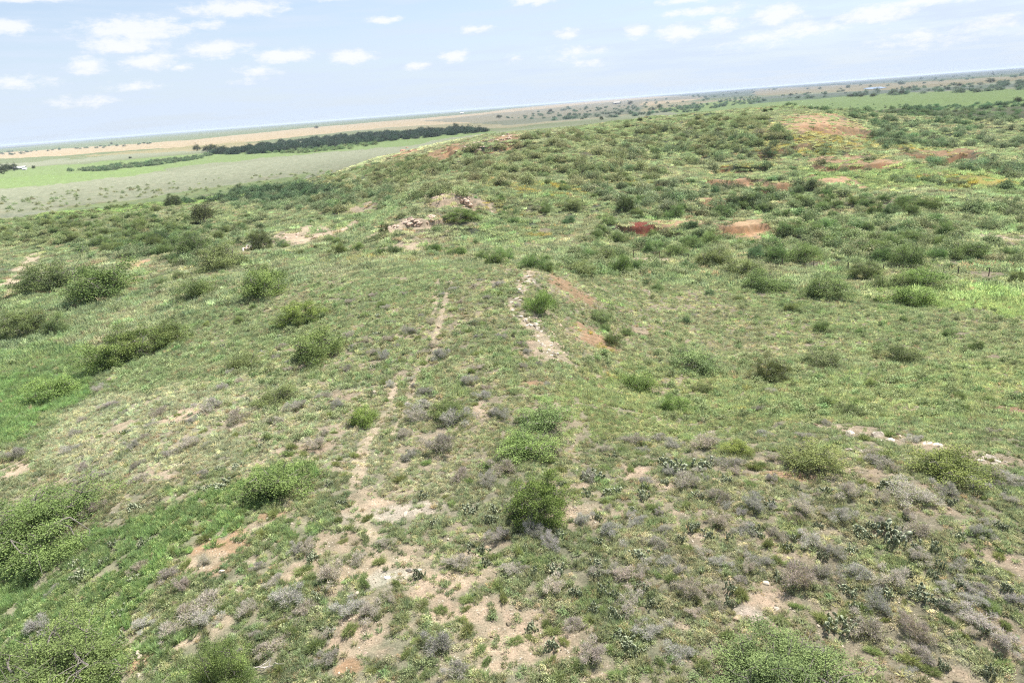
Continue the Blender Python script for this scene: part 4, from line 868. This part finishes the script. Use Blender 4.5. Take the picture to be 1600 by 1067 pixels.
# ------------------------------------------------------------------ geometry-nodes scatter for what nobody could count
def proto_collection(name, meshes):
    c = bpy.data.collections.new(name)
    for i, me in enumerate(meshes):
        o = bpy.data.objects.new(f"{name}_{chr(97 + i)}", me); c.objects.link(o)
    return c
def scatter(name, meshes, P, scl, rotz, tint, label, cat, tilt=None):
    n = len(P); pick = rng.integers(0, len(meshes), n)
    me = bpy.data.meshes.new(name); me.vertices.add(n); me.vertices.foreach_set('co', P.astype(np.float32).ravel())
    rot = np.zeros((n, 3), np.float32); rot[:, 2] = rotz
    if tilt is not None: rot[:, 0] = rng.normal(size=n) * tilt; rot[:, 1] = rng.normal(size=n) * tilt
    for nm, ty, key, arr in (('scl', 'FLOAT_VECTOR', 'vector', scl), ('rot', 'FLOAT_VECTOR', 'vector', rot)):
        a = me.attributes.new(nm, ty, 'POINT'); a.data.foreach_set(key, np.asarray(arr, np.float32).ravel())
    a = me.attributes.new('pick', 'INT', 'POINT'); a.data.foreach_set('value', pick.astype(np.int32))
    a = me.attributes.new('tint', 'FLOAT_COLOR', 'POINT'); a.data.foreach_set('color', np.concatenate([tint, np.ones((n, 1))], 1).astype(np.float32).ravel())
    o = link_obj(name, me); tag(o, label, cat, kind='stuff')
    ng = bpy.data.node_groups.new(name, 'GeometryNodeTree')
    ng.interface.new_socket('Geometry', in_out='INPUT', socket_type='NodeSocketGeometry'); ng.interface.new_socket('Geometry', in_out='OUTPUT', socket_type='NodeSocketGeometry')
    N = ng.nodes; gi = N.new('NodeGroupInput'); go = N.new('NodeGroupOutput'); ip = N.new('GeometryNodeInstanceOnPoints'); ci = N.new('GeometryNodeCollectionInfo')
    ci.inputs['Collection'].default_value = proto_collection(name + '_kinds', meshes); ci.inputs['Separate Children'].default_value = True; ci.inputs['Reset Children'].default_value = True
    def attr(nm, dt):
        a = N.new('GeometryNodeInputNamedAttribute'); a.data_type = dt; a.inputs['Name'].default_value = nm; return a.outputs['Attribute']
    Lk = ng.links.new
    Lk(gi.outputs[0], ip.inputs['Points']); Lk(ci.outputs[0], ip.inputs['Instance']); ip.inputs['Pick Instance'].default_value = True
    Lk(attr('pick', 'INT'), ip.inputs['Instance Index']); Lk(attr('rot', 'FLOAT_VECTOR'), ip.inputs['Rotation']); Lk(attr('scl', 'FLOAT_VECTOR'), ip.inputs['Scale'])
    Lk(ip.outputs[0], go.inputs[0]); md = o.modifiers.new('scatter', 'NODES'); md.node_group = ng
    return o
def ring_points(n, ra, rb, pw=1.0):
    th = rng.uniform(R(-49.5), R(49.5), n); t = rng.uniform(0, 1, n)
    r = (ra ** (pw + 1) + t * (rb ** (pw + 1) - ra ** (pw + 1))) ** (1 / (pw + 1)) if pw != -1 else ra * (rb / ra) ** t
    return r * np.sin(th), r * np.cos(th)
def frame_keep(x, y, mg=60):
    u, v, z = to_pix(np.stack([x, y, ground(x, y)], 1)); return (u > -mg) & (u < 1600 + mg) & (v < 1067 + mg * 1.6)
TUFTS = [blade_clump('tuft', 900 + i, .3, .19, 46, .016, M_grass, 1.6) for i in range(3)] + [blade_clump('tuft', 910 + i, .36, .12, 50, .026, M_grass, 2.6) for i in range(2)]
def forb(seed, W, H, n, ls):
    g = np.random.default_rng(seed); P = g.normal(size=(n, 3)) * [W * .28, W * .28, 0]; P[:, 2] = H * (1 - np.minimum(1, (P[:, 0] ** 2 + P[:, 1] ** 2) / (W * W * .3))) * g.uniform(.3, 1, n) + .01
    V, Fq = leaf_cards(P, ls, .8, .6, g); return mk_mesh('forb', V, [Fq], [M_grass], {'var': np.repeat(g.uniform(0, 1, n), 4)})
FORBS = [forb(920 + i, .35, .14, 90, .045) for i in range(3)]
def sod(seed, W, n, H, bw):
    g = np.random.default_rng(seed); k = 7; V = []; va = []
    b0 = np.concatenate([g.uniform(-W / 2, W / 2, (n, 2)), np.zeros((n, 1))], 1); b0 = np.repeat(b0, k, 0) + g.normal(size=(n * k, 3)) * [.06, .06, 0]
    d = unit(np.stack([g.normal(size=n * k) * 1.0, g.normal(size=n * k) * 1.0, np.ones(n * k)], 1)); hh = np.repeat(g.uniform(.4, 1.2, n), k) * g.uniform(.7, 1.2, n * k)
    t = b0 + d * (H * hh)[:, None]; s = unit(np.cross(d, g.normal(size=(n * k, 3)))) * bw * .5
    V = np.stack([b0 - s - [0, 0, .05], b0 + s - [0, 0, .05], t + s * .5, t - s * .5], 1).reshape(-1, 3)
    return mk_mesh('sod', V, [np.arange(n * k * 4).reshape(-1, 4)], [M_grass], {'var': np.repeat(np.repeat(g.uniform(0, 1, n), k) * .6 + g.uniform(0, .4, n * k), 4)})
SODS = [sod(930 + i, 1.3, 42, .22, .05) for i in range(4)]
def grass_band(name, n, ra, rb, meshes, s0, s1, label, thin=.93, pw=1.0, tmul=(1, 1, 1), clump=None, cseed=40):
    x, y = ring_points(n, ra, rb, pw); k = frame_keep(x, y); x, y = x[k], y[k]
    c_, bare, yel, gc = cover(x, y)
    keep = rng.uniform(0, 1, len(x)) > bare * thin
    if clump: keep &= fbm(x / clump, y / clump, 3, cseed) + rng.normal(size=len(x)) * .12 > -.05
    x, y, gc, yel = x[keep], y[keep], gc[keep], yel[keep]
    P = np.stack([x, y, ground(x, y) - .015], 1); n = len(x)
    lush = np.clip((gc[:, 1] - gc[:, 0]) / .075, 0, 1)
    s = (rng.uniform(s0, s1, n) * (1 + .35 * lush))[:, None] * np.ones((1, 3)); s[:, 2] *= rng.uniform(.8, 1.25, n) * (1 + .5 * lush)
    tv = rng.normal(size=n) * .2 + 1.0; dry = (rng.uniform(0, 1, n) < .10 * (1 - lush))[:, None]
    t = gc * 1.65 * tv[:, None] * np.array(tmul); t = np.where(dry, np.array([.42, .37, .25]) * tv[:, None], t); t = t + (YEL * 1.3 - t) * (yel * (rng.uniform(0, 1, n) < .5))[:, None]
    t = t + (t.mean(1, keepdims=True) * 1.06 - t) * (.22 - .2 * np.clip(lush, 0, 1))[:, None]
    t[:, 0] *= rng.uniform(.9, 1.1, n)
    return scatter(name, meshes, P, s, rng.uniform(0, 6.28, n), np.clip(t, .01, .8), label, 'grass', tilt=.12)
grass_band('grass', 130000, 17, 50, TUFTS, .55, 1.25, "green and straw grass tufts covering the near stony ground", tmul=(.95, 1.0, .95), clump=.55, cseed=44, thin=.92)
grass_band('forbs', 70000, 17, 75, FORBS, .6, 1.25, "low pale leafy weeds between the near grass tufts", tmul=(1.1, 1.06, .98), clump=2.4)
grass_band('slope_grass', 120000, 46, 125, TUFTS, .9, 1.9, "grass tufts covering the slopes of the mesa", tmul=(1.02, 1.08, 1.02))
grass_band('scrub_grass', 85000, 105, 430, SODS, .9, 2.1, "rough grass over the scrub hills and flats", pw=.35, tmul=(.98, 1.06, 1.0))

M_stone = solid_mat("field_stone", (1, 1, 1), .25, 6.0, .4)
def stone_tint():
    mt, t = mat("gravel_stone"); b_ = t.n('ShaderNodeAttribute', attribute_name='tint', attribute_type='INSTANCER').outputs['Color']
    t.link(t.n('ShaderNodeBsdfDiffuse', {'Color': b_}).outputs[0], t.n('ShaderNodeOutputMaterial').inputs[0]); return mt
M_gravel = stone_tint(); PEB = []
for i in range(4):
    me = rock(850 + i, .35, 2); me.materials.clear(); me.materials.append(M_gravel); PEB.append(me)
x, y = ring_points(150000, 17, 110, .3); k = frame_keep(x, y); x, y = x[k], y[k]; b_ = cover(x, y)[1]; k = rng.uniform(0, 1, len(x)) < np.clip(b_, .04, 1) * .8; x, y = x[k], y[k]; n = len(x)
sz = np.minimum(.03 + rng.pareto(2.6, n) * .028, .32) * (1 + np.hypot(x, y) / 160); tv = rng.uniform(.75, 1.25, (n, 1)); pk = rng.uniform(0, 1, (n, 1))
ct = np.where(pk < .45, np.array([.36, .31, .24]), np.where(pk < .75, np.array([.24, .185, .125]), np.array([.12, .10, .07]))) * tv
scatter('gravel', PEB, np.stack([x, y, ground(x, y) + sz * .05], 1), np.stack([sz, sz, sz * .9], 1), rng.uniform(0, 6.28, n), ct, "loose stones and clods on the bare soil", 'gravel', tilt=.3)

# ------------------------------------------------------------------ far scrub and woods as masses
SCRUBP = [proto_joined('scrub', *bush(950 + i, 2, 1.1, 20, 950, .165, limbs=4, ragged=.3, spread=.24, trunk_r=.03, sides=3), M_scrubleaf, M_bark) for i in range(4)]
SMALLP = [proto_joined('small_scrub', *bush(960 + i, 2, 1.2, 14, 420, .21, limbs=3, ragged=.25, spread=.26, trunk_r=.03, sides=3), M_scrubleaf, M_bark) for i in range(3)]
BASEG = np.array([.212, .268, .152])
def scrub_mass(name, polys, label, cat='scrub', meshes=SCRUBP, base=BASEG):
    Ps, Ss, Ts = [], [], []
    for poly, n, w0, w1, tm, nk in polys:
        P_ = np.array(poly, float); lo, hi = P_.min(0), P_.max(0); q = rng.uniform(lo, hi, (int(n * 4), 2)); q = q[inside(P_, q[:, 0], q[:, 1])][:n]
        Q = at(q[:, 0], q[:, 1]); 
        if nk: Q = Q[fbm(Q[:, 0] / 30, Q[:, 1] / 30, 3, 77) + rng.normal(size=len(Q)) * .25 > -.15]
        Q = Q[cover(Q[:, 0], Q[:, 1])[1] < .45]
        W = rng.uniform(w0, w1, len(Q)); Ps.append(Q); Ss.append(np.stack([W / 2, W / 2 * rng.uniform(.8, 1.2, len(Q)), W / 2 * rng.uniform(.75, 1.2, len(Q))], 1))
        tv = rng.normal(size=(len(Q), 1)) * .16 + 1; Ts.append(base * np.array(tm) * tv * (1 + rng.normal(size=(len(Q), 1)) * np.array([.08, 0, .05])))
    P = np.concatenate(Ps); P[:, 2] -= .1
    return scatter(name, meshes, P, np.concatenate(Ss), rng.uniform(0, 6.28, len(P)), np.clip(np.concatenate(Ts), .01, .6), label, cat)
scrub_mass('hill_scrub', [
 ([(480,305),(640,245),(760,218),(900,205),(1000,192),(1200,178),(1230,215),(1100,250),(1000,300),(850,285),(760,300),(600,330),(520,340)],820,2.6,5.2,(1.15,1.05,1.0),True),
 ([(1000,200),(1230,200),(1280,290),(1180,330),(980,330),(900,290)],330,2.8,5.4,(1.0,1.0,1.05),True),
 ([(1310,175),(1600,175),(1640,290),(1500,270),(1380,235)],330,2.8,5.4,(.92,1.0,1.05),True),
 ([(1230,240),(1640,250),(1640,300),(1400,290),(1230,290)],220,2.4,4.6,(1.0,1.0,1.0),True),
 ([(1080,300),(1300,290),(1480,320),(1640,330),(1640,420),(1450,400),(1200,410),(1000,350)],420,2.0,4.2,(1.1,1.08,1.05),True),
 ([(870,380),(1010,350),(1180,410),(1000,440),(890,425)],130,1.8,3.6,(1.1,1.1,1.05),False),
 ([(320,305),(380,292),(500,282),(620,290),(600,330),(480,330),(380,330)],330,2.4,4.6,(.95,1.0,1.0),False),
 ([(-20,385),(60,380),(300,360),(420,340),(300,420),(130,400),(90,375),(0,385)],170,2.0,4.0,(.95,1.0,.95),False),
 ([(-20,345),(240,318),(330,330),(300,360),(60,385),(-20,385)],420,1.8,3.8,(1.15,1.1,1.0),False),
 ([(430,300),(560,262),(640,243),(700,240),(640,290)],240,2.0,4.0,(1.2,1.1,1.0),False),
 ([(480,330),(800,300),(900,330),(700,400),(500,400)],200,1.0,2.6,(1.2,1.15,1.1),True),
 ([(1180,160),(1420,165),(1600,172),(1600,180),(1330,185)],90,2.4,4.5,(.9,1.0,1.0),False),
], "scattered green mesquite scrub covering the far hills and gullies")
scrub_mass('ridge_thicket', [([(262,322),(330,310),(370,298),(440,292),(520,290),(520,306),(420,316),(340,316)],150,4.0,6.0,(.5,.6,.62),False)], "dark band of evergreen thicket along the foot of the hill", meshes=SCRUBP)
scrub_mass('small_shrubs', [
 ([(0,310),(260,285),(560,262),(480,280),(300,305),(0,338)],260,1.6,3.6,(1.25,1.2,1.15),True),
 ([(560,440),(860,410),(870,560),(700,620),(420,700),(300,600),(500,500)],1500,.35,.95,(1.25,1.25,1.15),False),
 ([(120,470),(500,420),(560,440),(440,600),(200,620)],900,.4,1.3,(1.2,1.22,1.1),False),
 ([(880,440),(1600,470),(1600,650),(1000,660),(930,600)],1500,.35,1.3,(1.1,1.12,1.0),True),
 ([(560,640),(900,700),(1600,740),(1600,1067),(420,1067),(200,800)],700,.25,.6,(1.0,1.0,.9),False),
 ([(0,400),(300,420),(500,420),(300,520),(0,560)],500,.6,1.6,(1.0,1.05,.95),True),
 ([(1000,300),(1600,300),(1600,470),(880,440)],500,.8,2.0,(1.0,1.02,.95),True)], "small low shrubs scattered through the grass", meshes=SMALLP)
scrub_mass('river_woods', [([(318,241),(380,232),(520,214),(680,203),(740,203),(768,206),(700,212),(560,226),(470,236),(380,242)],800,7,17,(.25,.31,.40),False),  # cloud shadow lying on the wood is put into its dark leaf tint
 ([(410,240),(520,227),(600,224),(560,232),(470,240)],120,6,9,(.9,1.0,.9),False)], "wood of tall trees, tinted dark for cloud shadow, following the river across the plain", cat='woods')
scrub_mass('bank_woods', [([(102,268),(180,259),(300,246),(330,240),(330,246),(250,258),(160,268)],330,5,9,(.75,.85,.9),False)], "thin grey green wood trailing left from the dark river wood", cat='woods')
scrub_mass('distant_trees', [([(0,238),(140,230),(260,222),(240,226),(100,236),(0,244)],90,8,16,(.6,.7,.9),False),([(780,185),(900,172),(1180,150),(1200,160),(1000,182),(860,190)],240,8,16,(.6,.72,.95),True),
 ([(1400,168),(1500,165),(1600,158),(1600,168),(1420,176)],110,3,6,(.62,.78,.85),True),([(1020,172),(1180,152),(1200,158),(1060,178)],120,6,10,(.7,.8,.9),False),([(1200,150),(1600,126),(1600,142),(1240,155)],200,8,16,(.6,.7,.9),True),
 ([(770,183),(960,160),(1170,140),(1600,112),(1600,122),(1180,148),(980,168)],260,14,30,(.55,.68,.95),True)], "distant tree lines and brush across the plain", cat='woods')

# ------------------------------------------------------------------ water seen far off
def pond():
    pts = [(1348,139),(1362,137),(1376,136),(1386,137.5),(1374,139.5),(1358,140.5)]; P = at([q[0] for q in pts], [q[1] for q in pts]); P[:, 2] = P[:, 2].max() + 1.0
    mt, t = mat("pond_water"); bs = t.n('ShaderNodeBsdfDiffuse', {'Color': (.16, .20, .25, 1)}); t.link(bs.outputs[0], t.n('ShaderNodeOutputMaterial').inputs[0])
    tag(link_obj('water', mk_mesh('water', P, [np.arange(len(P))[None]], [mt])), kind='structure')
pond()

# ------------------------------------------------------------------ haze
HAZE = 4.5e-5
if HAZE:
    zb = float(GZ.min()) - 1.5; zt = max(CAMZ + 8, float(GZ.max()) + 22)
    V, Fc = box((0, 0, zb), (76000, 76000, zt - zb)); mt, t = mat("pale_haze")
    pv = t.n('ShaderNodeVolumePrincipled', {'Color': (.66, .75, .90, 1), 'Density': HAZE}); t.link(pv.outputs[0], t.n('ShaderNodeOutputMaterial').inputs['Volume'])
    h = link_obj('haze', mk_mesh('haze', V, [Fc], [mt])); tag(h, "pale summer haze over the plain", 'haze', kind='stuff')
write_labels()
